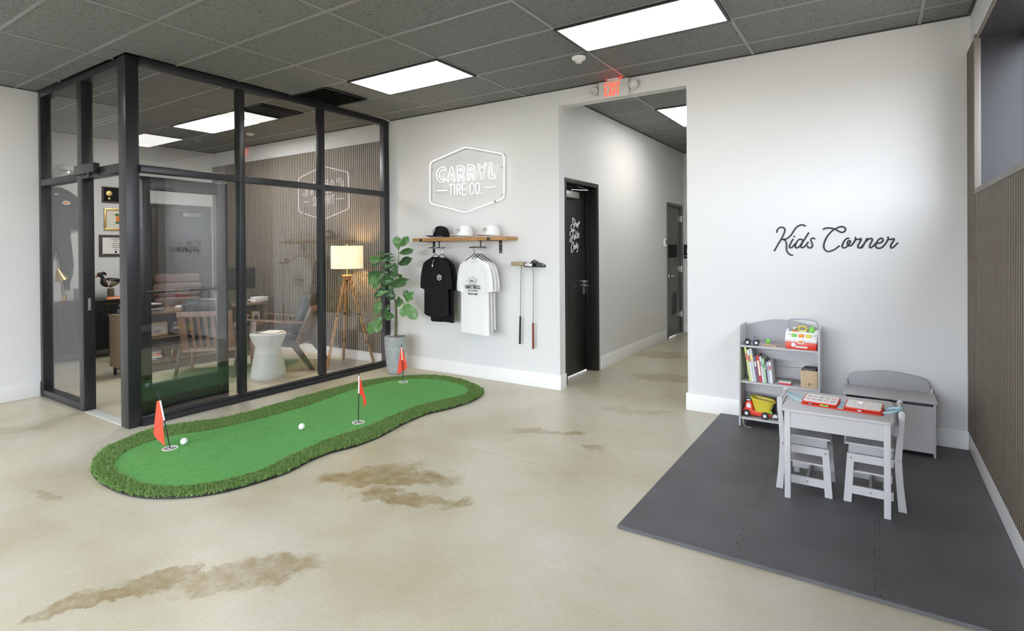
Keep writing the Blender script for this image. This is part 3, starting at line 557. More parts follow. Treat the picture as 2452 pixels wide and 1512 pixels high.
# ------------------------------------------------------------------ putting green
t = thing('putting_green', 'green artificial putting mat with shaggy fringe and three holes on the concrete floor', 'putting green', (-1.6, -2.2, 0))
LC = Vector((-1.6, -2.2, 0))
outp = cr([(a+1.6, b+2.2, 0) for a, b in OUTER], 4, True); inp = cr([(a+1.6, b+2.2, 0) for a, b in INNER], 4, True)
MB().prism([(p.x, p.y) for p in outp], 'xy', .001, .014).build('backing', M['rubber'], t)
MB().prism([(p.x, p.y) for p in inp], 'xy', .0145, .022).build('turf', M['turf'], t)
def inside(poly, x, y):
    c = False; j = len(poly)-1
    for i in range(len(poly)):
        a, b = poly[i], poly[j]
        if (a.y > y) != (b.y > y) and x < (b.x-a.x)*(y-a.y)/(b.y-a.y)+a.x: c = not c
        j = i
    return c
rg = random.Random(3)
cen = Vector((sum(p.x for p in outp)/len(outp), sum(p.y for p in outp)/len(outp), 0))
vs, fs, ci = [], [], []
xs0, xs1 = min(p.x for p in outp), max(p.x for p in outp); ys0, ys1 = min(p.y for p in outp), max(p.y for p in outp)
# rasterise the fringe once so that blades can be scattered cheaply
G_ = .02; nx, ny = int((xs1-xs0)/G_)+1, int((ys1-ys0)/G_)+1
cells = []
for i in range(nx):
    for j in range(ny):
        x, y = xs0+(i+.5)*G_, ys0+(j+.5)*G_
        if inside(outp, x, y) and not inside(inp, x, y): cells.append((x, y))
for (cx, cy) in cells:
    for k in range(26):
        x, y = cx+rg.uniform(-G_/2, G_/2), cy+rg.uniform(-G_/2, G_/2); a = rg.uniform(0, 2*PI); h = rg.uniform(.013, .025); lean = rg.uniform(.1, .9)*h; wd = rg.uniform(.0011, .0019); a2 = rg.uniform(0, 2*PI)
        dx, dy = math.cos(a)*wd, math.sin(a)*wd; lx, ly = math.cos(a2)*lean, math.sin(a2)*lean; n = len(vs)
        vs += [(x-dx, y-dy, .012), (x+dx, y+dy, .012), (x+dx*.7+lx*.45, y+dy*.7+ly*.45, .012+h*.65), (x-dx*.7+lx*.45, y-dy*.7+ly*.45, .012+h*.65), (x+lx, y+ly, .012+h)]
        fs += [(n, n+1, n+2, n+3), (n+3, n+2, n+4)]; q = rg.randrange(3); ci += [q, q]
me = bpy.data.meshes.new('fringe'); me.from_pydata(vs, [], fs)
for k, c in enumerate([(.085, .19, .035), (.16, .30, .065), (.30, .42, .16)]):
    me.materials.append(mat('grass_fringe_%d' % k, c, .6, spec=.3))
me.polygons.foreach_set('material_index', ci)
fo = link('fringe', me, t); fo['kind'] = 'stuff'
HOLES = [(-2.039, -3.277), (-1.277, -2.033), (-2.009, -.708)]
for x, y in HOLES:
    c = MB().lathe([(.056, 0), (.056, .003), (.050, .003), (.050, .0008)], n=28).build('hole_cup', M['white'], t, loc=(x+1.6, y+2.2, .022), label='white plastic hole cup')
    MB().lathe([(.046, .0009), (.046, .0011)], n=20).box(-.044, .044, -.005, .005, .0011, .0022).box(-.005, .005, -.044, .044, .0011, .0022).lathe([(.012, .0011), (.012, .004)], n=12).build('cup_insert', M['silver'], c)
FL = [('small red flag leaning on a black pole in the hole nearest the office corner', (-.085, 0, .437), (-1, .15), 1), ('red flag on black pole in the middle hole of the putting mat', (.01, .0, .44), (1, -.1), 2), ('red flag on black pole in the farthest hole beside the grey planter', (-.02, 0, .43), (1, -.2), 3)]
for (x, y), (lab, top, dr_, st) in zip(HOLES, FL):
    t = thing('golf_flag', lab, 'golf flag', (x, y, .027), 0, 'red hole flags on the putting mat')
    tp = Vector((top[0]*.84, top[0]*.55, top[2])); ax = tp.normalized(); Lp = tp.length
    MB().cyl((0, 0, 0), tp, .0042, n=8).ball(tp, .006, 8, 5).build('pole', M['black'], t)
    z1 = .95 if st > 1 else .86; z0 = z1-.36
    MB().cyl(tp*z0, tp*z1, .0062, n=8).build('sleeve', M['white'], t)
    rt = Vector((.84, .55, 0)); bk = Vector((-.55, .84, 0)); mb = MB()
    if st == 1:
        fn = lambda u, v: tp*(z1-.01-.34*v)+(-rt*(.085*v*.75+.0)-Vector((0, 0, 1))*.20*v*v*.5)*u + bk*(.025*math.sin(3*u)*v)
        fn = lambda u, v: tp*(z1-.01-.36*v)+(-rt*(.105)*math.sin(PI*min(u, .98))*(.25+.75*v)-Vector((0, 0, 1))*.21*v*u) + bk*(.03*math.sin(2.6*u)*v)
    elif st == 2: fn = lambda u, v: tp*(z1-.01-.36*v)+(rt*(.052)*math.sin(2.35*u)*(.1+.9*v)/.9-Vector((0, 0, 1))*.13*v*u) + bk*(.035*math.sin(2.4*u)*v)
    else: fn = lambda u, v: tp*(z1-.01-.36*v)+(rt*(.055*math.sin(PI*u*1.05)-.045*u*u)*(.15+.85*v)*1.2-Vector((0, 0, 1))*.17*v*u) + bk*(.03*u*v)
    mb.grid(fn, 12, 10); o = mb.build('flag', M['flag'], t, smooth=70)
    sm = o.modifiers.new('thickness', 'SOLIDIFY'); sm.thickness = .0012
def ball(x, y, lab):
    o = MB().ball((0, 0, 0), .0265, 24, 14).build('golf_ball', M['white'], None, loc=(x, y, .022+.0265), smooth=80); tag(o, lab, 'golf ball', 'golf balls on the putting mat')
bm_ = bpy.data.materials['white_plastic']
ball(-2.035, -3.172, 'white golf ball beside the flag nearest the office corner'); ball(-1.545, -2.43, 'white golf ball in the middle of the putting mat')

# ------------------------------------------------------------------ neon sign
t = thing('neon_sign', 'white neon hexagon sign reading CARRYL TIRE CO. on the white wall', 'neon sign', (-1.6, 0, 2.4))
def loop3(st, y, closed, n=4): return [(p.x+1.6, y, p.y-2.4) for p in cr([(a, b, 0) for a, b in st], n, closed)]
def loopf(st, y, r): return [(p.x+1.6, y, p.y-2.4) for p in fillet([(a, b, 0) for a, b in st], r)]
hx = [(-1.586, 2.838), (-1.011, 2.694), (-1.019, 2.176), (-1.594, 2.033), (-2.171, 2.175), (-2.163, 2.700)]
bp_ = [(p[0]-.003, p[2]) for p in loopf([((a+1.6)*1.04-1.6, (b-2.42)*1.04+2.42) for a, b in hx], 0, .05)]
MB().prism(bp_, 'xz', -.024, -.018).build('acrylic_backing', M['acrylic'], t)
MB().tube(loopf(hx, -.035, .05), .0052, 8, closed=True).build('hexagon_tube', M['neon'], t)
MB().tube(loopf(hx, -.0305, .05), .0066, 8, closed=True, flat=(1, .62, 1)).build('hexagon_channel', M['white'], t)
for k in ('C', 'A', 'R', 'R2', 'Y', 'L'):
    mb = MB()
    for st in NEON[k]: mb.tube(loop3(st, -.034, True, 4) if k == 'C' else loopf(st, -.034, .022), .0031, 6, closed=True)
    _l = mb.build('letter_tube', M['neon'], t); mb = MB()
    for st in NEON[k]: mb.tube(loop3(st, -.0302, True, 4) if k == 'C' else loopf(st, -.0302, .022), .0040, 6, closed=True, flat=(1, .7, 1))
    mb.build('letter_channel', M['white'], _l)
mb = MB()
for st in NEON['line']: mb.tube(loop3(st, -.033, False, 3), .0036, 6)
_l = mb.build('lower_line_tubes', M['neon'], t); mb = MB()
for st in NEON['line']: mb.tube(loop3(st, -.0298, False, 3), .0052, 6, flat=(1, .6, 1))
mb.build('lower_line_channels', M['white'], _l)
for x, z in ((-2.15, 2.62), (-1.06, 2.55), (-2.15, 2.32), (-1.06, 2.22)): MB().cyl((x+1.6, 0, z-2.4), (x+1.6, -.032, z-2.4), .007).build('standoff', M['steel'], t)
MB().box(-1.15+1.6, -1.137+1.6, -.046, -.022, 2.132-2.4, 2.154-2.4).build('clip', M['black'], t)
MB().tube(cr([(-.58, -.03, -.11), (-.45, -.028, -.10), (-.3, -.028, -.085)], 4), .0015, 5).build('lead_wire', M['acrylic'], t)
MB().tube(cr([(.56, -.03, -.02), (.45, -.028, -.035), (.36, -.028, -.02)], 4), .0015, 5).build('lead_wire', M['acrylic'], t)

# ------------------------------------------------------------------ shelf with caps, shirts
SHZ = 1.70; SX0, SX1 = -2.275, -.855
t = thing('wall_shelf', 'rustic oak shelf on black steel brackets under the neon sign', 'shelf', (-1.565, 0, SHZ))
MB().box(SX0+1.565, SX1+1.565, -.25, -.002, -.02, .02).build('plank', M['oak'], t, bev=.004)
for x in (-2.135, -1.092):
    MB().box(x+1.565-.02, x+1.565+.02, -.006, 0, -.17, -.02).box(x+1.565-.02, x+1.565+.02, -.256, 0, -.0255, -.02).box(x+1.565-.02, x+1.565+.02, -.2565, -.2505, -.0255, .012).build('bracket', M['black'], t, bev=.001)
    for z in (-.06, -.15): MB().lathe([(.006, 0), (.006, -.003)], c=(0, 0, 0), n=10, m=Matrix.Translation((x+1.565, -.006, z)) @ Matrix.Rotation(PI/2, 4, 'X') @ Matrix.Scale(-1, 4, (0, 0, 1))).build('screw', M['steel'], t)
ARMS = [(-1.905, -.17), (-1.265, -.17)]
for x, y in ARMS:
    a = .35
    MB().box(x+1.565-.03, x+1.565+.03, y-.02, y+.02, -.026, -.02).cyl((x+1.565, y, -.026), (x+1.565, y, -.095), .008).bar((x+1.565+.05*math.cos(a), y+.05*math.sin(a)+.03, -.1), (x+1.565-.16*math.cos(a), y-.16*math.sin(a)+.03, -.1), .016, .016).build('hanging_arm', M['black'], t, bev=.003)
# caps
def cap(x, y, rz, cm, brimm, panelm, stripe, lab, text=M['print']):
    t = thing('baseball_cap', lab, 'cap', (x, y, SHZ+.0205), rz, 'caps on the oak shelf')
    mb = MB(); R_ = .097
    def f(u, v):
        a = u*2*PI; th = v*PI/2; r = math.cos(th)**.75 if th < PI/2 else 0
        front = max(0, math.cos(a)); z = .135*math.sin(th)*(1+.16*front*math.cos(th))
        return Vector((math.cos(a)*r*R_*1.08, math.sin(a)*r*R_, .012+z))
    mb.grid(f, 32, 10, wrap=True); o = mb.build('crown', cm, t, smooth=80)
    MB().ball((0, 0, .148), (.008, .008, .005), 8, 5).build('button', cm, t)
    mb = MB()
    def br(u, v):
        a = (u-.5)*2.3; r0 = R_*1.02; r1 = R_*1.02+.085*math.cos(a*.68); r = r0+(r1-r0)*v
        z = .020+.014*v*(1-(abs(u-.5)*2)**2)-.004*v
        return Vector((math.cos(a)*r*1.06, math.sin(a)*r, max(z, .003)))
    mb.grid(br, 18, 5); o = mb.build('brim', brimm, t, smooth=80); sm = o.modifiers.new('t', 'SOLIDIFY'); sm.thickness = .004
    if stripe:
        mb = MB(); mb.tube([(math.cos(a)*R_*1.02*1.08, math.sin(a)*R_*1.02, .0185) for a in [(-1.25+i*2.5/16) for i in range(17)]], .0035, 6); mb.build('brim_rope', stripe, t)
    # hexagon patch on the front
    hexp = [(-.040, -.018), (-.040, .018), (0, .030), (.040, .018), (.040, -.018), (0, -.030)]
    pm = Matrix.Translation((R_*.955, 0, .078)) @ Matrix.Rotation(-.42, 4, 'Y') @ Matrix.Rotation(PI/2, 4, 'Z')
    def bend(p): return p
    p = MB().prism(hexp, 'xz', -.0125, -.010, pm).build('patch', panelm, t)
    q = [Vector((a*.93, -.0135, b*.93)) for a, b in hexp]
    MB().tube([pm @ v for v in q], .0016, 5, closed=True).build('patch_outline', text, p)
    me = text_mesh('CARRYL', .013, text, .048, .0006, .02); me.transform(pm @ Matrix.Translation((0, -.0135, .006))); link('patch_lettering', me, p)
    me = text_mesh('TIRE CO.', .008, text, .03, .0006, .02); me.transform(pm @ Matrix.Translation((0, -.0135, -.011))); link('patch_lettering', me, p)
cap(-1.885, -.150, PI+1.05, M['blackcloth'], M['blackcloth'], M['whitecloth'], M['white'], 'black baseball cap with white hexagon patch, on the shelf end nearest the plant')
cap(-1.51, -.150, PI+1.25, M['whitecloth'], M['whitecloth'], M['whitecloth'], M['black'], 'white baseball cap with rope brim, middle one on the shelf')
cap(-1.115, -.150, PI+1.25, M['whitecloth'], M['whitecloth'], M['whitecloth'], M['black'], 'white baseball cap with rope brim, on the shelf end nearest the hallway')
# shirts on hangers
def hanger(x, y, ztop, zsh, wd, rz, lab, m):
    t = thing('clothes_hanger', lab, 'hanger', (x, y, 0), rz, 'wire hangers under the shelf')
    MB().tube(cr([(.012, 0, ztop+.004), (.016, 0, ztop+.016), (0, 0, ztop+.024), (-.016, 0, ztop+.012), (-.012, 0, ztop-.012), (.006, 0, ztop-.035), (0, 0, zsh+.03)], 4), .0028, 6).build('hook', m, t)
    MB().tube([(-wd, 0, zsh-.065), (-.01, 0, zsh+.028), (0, 0, zsh+.032), (.01, 0, zsh+.028), (wd, 0, zsh-.065), ], .0045, 6).build('shoulder_bar', M['black'], t)
    return t
def shirt(name, x, y, rz, zs, L, W, cm, lab, group, folds=1.0, seed=0, neck=.035, sl=.285):
    t = thing(name, lab, 'shirt', (x, y, 0), rz, group); r = random.Random(seed); ph = [r.uniform(0, 6) for _ in range(4)]
    mb = MB(); rows = 20
    def prof(v):           # half width at height fraction v, 0 = neck
        if v < .10: return .065+(W-.065)*(v/.10)**.85
        return W*(1-.06*math.sin(min(1, (v-.10)/.5)*PI*.5)+.05*(v-.5)*(v > .5))
    def z(v): return zs-L*v-(.0)
    def f(u, v):
        a = u*2*PI; hw = prof(v); dp = .014+.010*min(1, v*3)
        fold = folds*.006*v*(math.sin(7*a+ph[0])+.6*math.sin(11*a+ph[1]+v*2))
        px = hw*math.copysign(abs(math.cos(a))**.75, math.cos(a)); py = (dp+fold)*math.sin(a)
        zz = z(v) - .018*v*v*v*math.cos(a)**2*-1 + (.028*(1-abs(px)/.07)*-1 if v < .02 and abs(px) < .07 and math.sin(a) < 0 else 0) - .012*math.sin(2*a+ph[2])*(v > .96)
        return Vector((px, py, zz))
    mb.grid(f, 44, rows, wrap=True); body = mb.build('body', cm, t, smooth=80)
    for s in (-1, 1):
        mb = MB()
        OP = [p for p in cr([(W*.60, 0, zs-.030), (W*.98, 0, zs-.080), (W+.035, 0, zs-.20), (W+.05, 0, zs-.30), (W+.052, 0, zs-.385)], 4)]
        IP = [p for p in cr([(W*.35, 0, zs-.12), (W*.60, 0, zs-.20), (W*.72, 0, zs-.28), (W*.70, 0, zs-.35), (W*.66, 0, zs-.415)], 4)]
        def g_(u, v):
            a = u*2*PI; q = v*(len(OP)-1); i0 = min(int(q), len(OP)-2); f_ = q-i0
            o_ = OP[i0].lerp(OP[i0+1], f_); n_ = IP[i0].lerp(IP[i0+1], f_); c = (o_+n_)/2; h_ = (o_-n_)/2
            p = c+h_*math.copysign(abs(math.cos(a))**.8, math.cos(a)); return Vector((s*p.x, math.sin(a)*(.019+.006*v+.004*math.sin(6*p.x*20+ph[3])*v), p.z))
        mb.grid(g_, 28, 14, wrap=True); mb.build('sleeve', cm, t, smooth=80)
    mb = MB(); mb.tube([(.072*math.cos(a), .020*math.sin(a)-.004, zs-.006-.034*max(0, -math.sin(a))) for a in [2*PI*i/24 for i in range(24)]], .0065, 6, closed=True); mb.build('collar', cm, t, smooth=80)
    return t
rs = -.10
GB, GW = 'black t-shirts hanging under the shelf', 'white t-shirts hanging under the shelf'
sb = shirt('tshirt', -1.905, -.235, rs, 1.485, .735, .225, M['blackcloth'], 'black t-shirt with small white hexagon chest logo, hanging in front', GB, seed=1)
shirt('tshirt', -1.875, -.155, rs, 1.475, .80, .215, M['blackcloth'], 'plain black t-shirt hanging behind the one with the chest logo', GB, seed=2)
sw = shirt('tshirt', -1.310, -.235, rs, 1.475, .90, .235, M['whitecloth'], 'white t-shirt with black printed back, hanging in front', GW, seed=3, folds=.7)
shirt('tshirt', -1.312, -.165, rs, 1.472, .885, .235, M['whitecloth'], 'plain white t-shirt hanging behind the printed one', GW, seed=4, folds=.7)
shirt('tshirt', -1.318, -.095, rs, 1.468, .87, .235, M['whitecloth'], 'plain white t-shirt hanging rearmost, next to the wall', GW, seed=5, folds=.6)
for x, y, lab, m in ((-1.905, -.235, 'wire hanger holding the black logo t-shirt', M['steel']), (-1.875, -.155, 'wire hanger holding the rear black t-shirt', M['steel']), (-1.310, -.235, 'black hanger holding the printed white t-shirt', M['black']), (-1.312, -.165, 'wire hanger holding the middle white t-shirt', M['steel']), (-1.318, -.095, 'wire hanger holding the rear white t-shirt', M['steel'])):
    hanger(x, y, SHZ-.105, 1.49, .17, rs, lab, m)
# prints
def printed(t, y, items, m):
    mb = None
    for txt, h, wd, x, z, b in items:
        me = text_mesh(txt, h, m, wd, .0008, b); me.transform(Matrix.Translation((x, y, z))); link('printed_lettering', me, t)
hx6 = [(-.055, -.026), (-.055, .026), (0, .045), (.055, .026), (.055, -.026), (0, -.045)]
printed(sw, -.036, [('NO. 1', .030, .065, .0, 1.205, .012), ('CARRYL TIRE CO.', .044, .245, 0, 1.135, .022), ('— AUTO & FLEET SERVICE —', .014, .20, 0, 1.093, .012), ('904-631-5660', .025, .15, 0, 1.055, .008), ('EST', .009, .022, -.088, 1.207, 0), ('FL', .009, .014, .085, 1.207, 0)], M['print'])
MB().tube([(a, -.036, b+1.205) for a, b in hx6], .0022, 5, closed=True).build('printed_hexagon', M['print'], sw)
MB().prism([(a*.66+.095, b*.82+1.235) for a, b in hx6], 'xz', -.036, -.034).build('chest_logo', M['whiteprint'], sb)
MB().prism([(a*.54+.095, b*.66+1.235) for a, b in hx6], 'xz', -.0372, -.0362).build('chest_logo', M['blackcloth'], sb)
printed(sb, -.038, [('CARRYL', .017, .05, .095, 1.243, .01), ('TIRE CO', .010, .035, .095, 1.222, 0)], M['whiteprint'])
t = MB().tube(cr([(-.005, -.028, 1.455), (-.015, -.034, 1.42), (-.02, -.036, 1.385)], 3), .002, 5).box(-.03, -.012, -.039, -.036, 1.365, 1.388).build('hang_tag', M['whiteprint'], sb)

# ------------------------------------------------------------------ putters
t = thing('putter_rack', 'small black metal wall rack for two putters', 'rack', (-.62, 0, 1.39))
MB().prism([(-.11, -.02), (.14, -.02), (.145, 0), (.11, .02), (.05, .035), (.0, .065), (-.03, .055), (-.08, .015), (-.13, .0)], 'xz', -.006, 0).box(-.12, .14, -.055, -.006, -.02, -.014).build('plate', M['black'], t, bev=.001)
for x, z in ((0.0, .045), (.11, .005)): MB().cyl((x, -.006, z), (x, -.009, z), .006).build('screw', M['steel'], t)
t = thing('putter', 'putter with pale mallet head and black grip hanging on the wall', 'golf putter', (-.785, -.05, 0), 0, 'putters hanging on the wall rack')
MB().box(-.10, .055, -.055, .035, 1.385, 1.43).build('head', mat('tan_putter_cover', (.36, .30, .17), .6), t, bev=.012, seg=3)
MB().cyl((.01, 0, 1.39), (-.008, 0, .79), .0045, .004).build('shaft', M['shaft'], t)
MB().cyl((-.008, 0, .80), (-.018, 0, .48), .0105, .0125).build('grip', M['rubber'], t)
t = thing('putter', 'putter with steel blade head and red grip hanging on the wall', 'golf putter', (-.625, -.05, 0), 0, 'putters hanging on the wall rack')
MB().box(-.085, .01, -.035, .015, 1.378, 1.412).build('head', M['chrome'], t, bev=.008)
MB().tube(cr([(-.005, 0, 1.39), (-.004, 0, 1.35), (.008, 0, 1.30), (.006, 0, 1.0), (.002, 0, .73)], 5), .0042, 8).build('shaft', M['shaft'], t)
MB().cyl((.002, 0, .735), (.002, 0, .44), .0105, .0125).build('grip', mat('red_grip', (.20, .03, .015), .6), t)

# ------------------------------------------------------------------ exit sign
t = thing('exit_sign', 'grey illuminated EXIT sign with two emergency lamps above the hallway opening', 'exit sign', (.372, -.001, 3.245))
MB().box(-.165, .165, -.06, 0, -.105, .075).build('housing', M['offwhite'], t, bev=.006)
MB().box(-.06, .06, -.09, 0, .0755, .0895).build('canopy', M['offwhite'], t, bev=.004)
LW, LH = .05, .135
def exl(ch, x):
    mb = MB(); w_ = .012; z0, z1 = -.083, .052; y0, y1 = -.0635, -.0605; b = lambda a, c, d, e: mb.box(x+a, x+c, y0, y1, d, e)
    if ch == 'E': b(0, w_, z0, z1); b(w_, .036, z1-.014, z1); b(w_, .036, z0, z0+.014); b(w_, .030, -.022, -.008)
    if ch == 'I': b(0, w_+.003, z0, z1)
    if ch == 'T': b(0, .044, z1-.014, z1); b(.015, .03, z0, z1-.014)
    if ch == 'X':
        mb.bar((x+.006, -.062, z0), (x+.042, -.062, z1), .013, .003, (0, 1, 0)); mb.bar((x+.042, -.0622, z0), (x+.006, -.0622, z1), .013, .003, (0, 1, 0))
    mb.build('letter', M['exitred'], t)
for ch, x in (('E', -.095), ('X', -.050), ('I', .006), ('T', .030)): exl(ch, x)
MB().box(-.08, .08, -.045, -.015, .0755, .0765).build('top_glow_strip', emis('exit_glow', (1, .06, .03), 22), t)  # added glowing strip facing up, throws a red glow on the ceiling
for sx in (-1, 1):
    m_ = Matrix.Translation((sx*.212, -.045, .0)) @ Matrix.Rotation(PI/2+ .25, 4, 'X') @ Matrix.Rotation(sx*.35, 4, 'Y')
    o = MB().lathe([(.044, 0), (.048, .012), (.046, .024), (.036, .028), (.034, .02), (.012, .016)], n=24, m=m_).build('emergency_lamp', M['offwhite'], t, smooth=50)
    MB().cyl((sx*.165, -.03, .0), (sx*.205, -.035, 0), .012).build('lamp_arm', M['offwhite'], o)
    MB().lathe([(.033, .021), (.03, .0225), (.008, .026)], n=20, m=m_).build('lens', M['acrylic'], o)

# ------------------------------------------------------------------ wall lettering Kids Corner
t = thing('wall_lettering', 'black script lettering reading Kids Corner on the white wall', 'wall lettering', (2.34, 0, 1.6))
for k in ('K', 'i', 'd', 's', 'C', 'o', 'r', 'n', 'e', 'r2'):
    mb = MB()
    for st in KIDS[k]: mb.tube([(p.x-2.34, -.004, p.y-1.6) for p in cr([(a, b, 0) for a, b in st], 4)], .0062, 8, flat=(1, .6, 1)); mb.ball((st[0][0]-2.34, -.004, st[0][1]-1.6), (.0062, .004, .0062), 8, 5); mb.ball((st[-1][0]-2.34, -.004, st[-1][1]-1.6), (.0062, .004, .0062), 8, 5)
    mb.build('letter', M['lettering'], t, smooth=60)

# ------------------------------------------------------------------ fiddle leaf fig
PX, PY = -2.50, -.345
t = thing('potted_plant', 'tall fiddle leaf fig in a ribbed grey pot against the back wall', 'plant', (PX, PY, 0))
prof = [(.085, 0), (.098, .02)]
for i in range(14): z = .05+i*.02; r = .098+.034*math.sin(min(1, z/.44)*PI*.52); prof += [(r, z), (r+.0025, z+.006), (r, z+.012)]
prof += [(.134, .35), (.137, .40), (.137, .455), (.139, .472), (.133, .475), (.128, .455)]
MB().lathe(prof, n=36).build('pot', M['pot'], t, smooth=60)
MB().lathe([(.127, .43), (.02, .437)], n=24).build('soil', M['bark'], t)
rg = random.Random(5)
for i in range(26):
    a = rg.uniform(0, 2*PI); r = .112*math.sqrt(rg.random()); MB().ball((math.cos(a)*r, math.sin(a)*r, .445+rg.uniform(0, .018)), (rg.uniform(.016, .03), rg.uniform(.014, .024), rg.uniform(.010, .016)), 8, 5, Euler((0, 0, rg.uniform(0, 3)))).build('stone', M['stone'], t)
rad = [[.0115, .0105, .0095, .008, .007, .006, .005, .004], [.007, .006, .0055, .005, .0045, .004], [.004, .004, .003], [.006, .005, .004]]
for st, rr in zip(STEMS, rad):
    P_ = cr([(x-PX, -.36-PY, z) for x, z in st], 4); k = len(P_); R_ = [rr[min(int(i*len(rr)/k), len(rr)-1)] for i in range(k)]
    MB().tube(P_, R_, 8).build('stem', M['bark'] if st is not STEMS[2] else M['leaf3'], t)
MB().tube(cr([(-2.47-PX, -.35-PY, .44), (-2.475-PX, -.34-PY, .7), (-2.48-PX, -.345-PY, .95)], 4), .008, 8).build('stem', M['bark'], t)
lightset = {0, 1, 5, 12, 17, 20, 24, 27, 30, 31, 26, 25}
for i, (x0, z0, x1, z1, wd) in enumerate(LEAVES):
    y0 = -.36-PY+rg.uniform(-.02, .02); dy = rg.uniform(-.10, .03)
    A = Vector((x0-PX, y0, z0)); B = Vector((x1-PX, y0+dy, z1)); ax = (B-A); L = ax.length; ax.normalize()
    vw = Vector((.55, -.83, -.1)) + Vector((rg.uniform(-.35, .35), rg.uniform(-.2, .2), rg.uniform(-.1, .4)))
    sd = ax.cross(vw).normalized(); nn = sd.cross(ax).normalized(); wmul = 1.85
    mb = MB(); ph = rg.uniform(0, 6)
    def lf(u, v):
        s_ = u*2-1; wl = wd*.5*wmul*(math.sin(PI*min(1, v**.82*.97+.03))**.55)*(.62+.55*v-.12*math.sin(v*PI*2))
        curl = .20*L*(v-.5)**2*-1
        return A+ax*L*v+sd*s_*wl+nn*(wl*.28*abs(s_)+curl+.010*math.sin(v*15+ph+s_)*abs(s_))
    mb.grid(lf, 7, 11); lo = mb.build('leaf', M['leaf3'] if i in lightset else (M['leaf1'] if i % 3 == 0 else M['leaf2']), t, smooth=80)
    MB().tube([lf(.5, v/6)+nn*.0015 for v in range(7)], .0018, 4).tube([A-ax*.02, A], .0022, 5).build('midrib', M['leaf3'], lo)

# ------------------------------------------------------------------ kids corner: foam mat
MZ = .020
X4 = [1.415, 2.03, 2.643, 3.232]; Y5 = [-.022, -.625, -1.262, -1.882, -2.525]
t = thing('foam_play_mat', 'dark grey interlocking foam play mat covering the kids corner floor', 'play mat', (2.32, -1.27, 0))
def seam(p0, p1, n, amp, flip=1):
    p0, p1 = Vector((*p0, 0)), Vector((*p1, 0)); d = (p1-p0)/n; nn = Vector((-d.y, d.x, 0)).normalized()*amp*flip; out = []
    for i in range(n):
        a = p0+d*i; sgn = 1 if i % 2 else -1
        out += [a+d*.0+nn*sgn*-1*0 if False else a+d*.04+nn*sgn*.9, a+d*-.02*0+d*.02+nn*sgn] if False else [a+d*.10*(1 if i else 0)+nn*sgn*.0, a+d*.02+nn*sgn, a+d*.98+nn*sgn]
    return [p0]+out[1:]+[p1]
hs, vs_ = {}, {}
for j in range(5):
    for i in range(3): hs[i, j] = seam((X4[i], Y5[j]), (X4[i+1], Y5[j]), 14, .011) if 0 < j < 4 else [Vector((X4[i], Y5[j], 0)), Vector((X4[i+1], Y5[j], 0))]
for i in range(4):
    for j in range(4): vs_[i, j] = seam((X4[i], Y5[j]), (X4[i], Y5[j+1]), 14, .011) if 0 < i < 3 else [Vector((X4[i], Y5[j], 0)), Vector((X4[i], Y5[j+1], 0))]
for i in range(3):
    for j in range(4):
        poly = hs[i, j][:-1]+vs_[i+1, j][:-1]+hs[i, j+1][::-1][:-1]+vs_[i, j][::-1][:-1]
        c = Vector(((X4[i]+X4[i+1])/2, (Y5[j]+Y5[j+1])/2, 0)); k = .9975
        pts = [((p.x-c.x)*k, (p.y-c.y)*k) for p in poly]
        MB().prism(pts, 'xy', .0005, MZ).build('mat_tile', M['foam'], t, loc=(c.x-2.32, c.y+1.27, 0), smooth=0)
# faint border teeth along the outer edges
mb = MB()
for (a, b, ox, oy) in ((0, 1, .035, 0), (1, 0, 0, .035)):
    for k in range(44 if a == 0 else 30):
        if a == 0: y = Y5[4]+.05+k*.055; x = X4[0]+.035+(.006 if k % 2 else -.006); mb.box(x-2.3205, x-2.3195, y+1.27, y+.034+1.27, MZ-.0002, MZ+.0003)
        else: x = X4[0]+.05+k*.058; y = Y5[4]+.035+(.006 if k % 2 else -.006); mb.box(x-2.32, x+.034-2.32, y+1.2695, y+1.2705, MZ-.0002, MZ+.0003)
_o = mb.build('border_seams', M['rubber'], t); _o['kind'] = 'stuff'

# ------------------------------------------------------------------ bookcase
BX0, BX1, BY0, BY1 = 1.632, 2.258, -.312, -.022
t = thing('kids_bookcase', 'grey wooden kids bookcase with arched back and three shelves against the wall', 'bookcase', ((BX0+BX1)/2, (BY0+BY1)/2, MZ))
W2, D2 = (BX1-BX0)/2, (BY1-BY0)/2
sp = [(-D2, 0), (-D2+.022, 0), (-D2+.05, .035), (D2-.05, .035), (D2-.022, 0), (D2, 0), (D2, .875), (-D2+.012, .875), (-D2, .862)]
for s in (-1, 1): MB().prism(sp, 'yz', s*W2, s*(W2-.015)).build('side_panel', M['kid'], t, bev=.002)
arc = [(-W2+.016, .70), (W2-.016, .70), (W2-.016, .85)]+[(W2-.016-(2*W2-.032)*i/16, .85+.066*math.sin(PI*i/16)) for i in range(1, 16)]+[(-W2+.016, .85)]
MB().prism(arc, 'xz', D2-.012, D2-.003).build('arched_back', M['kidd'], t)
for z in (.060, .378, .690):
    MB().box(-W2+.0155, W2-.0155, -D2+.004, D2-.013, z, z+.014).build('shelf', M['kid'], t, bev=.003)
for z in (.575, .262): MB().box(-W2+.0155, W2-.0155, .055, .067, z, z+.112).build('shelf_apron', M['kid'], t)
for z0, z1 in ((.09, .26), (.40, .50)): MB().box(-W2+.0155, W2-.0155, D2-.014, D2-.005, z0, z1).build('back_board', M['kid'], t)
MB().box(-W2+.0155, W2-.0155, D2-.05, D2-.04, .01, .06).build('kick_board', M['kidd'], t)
bc = Vector(t.location)
def shelfz(k): return MZ+(.060, .378, .690)[k]+.0145
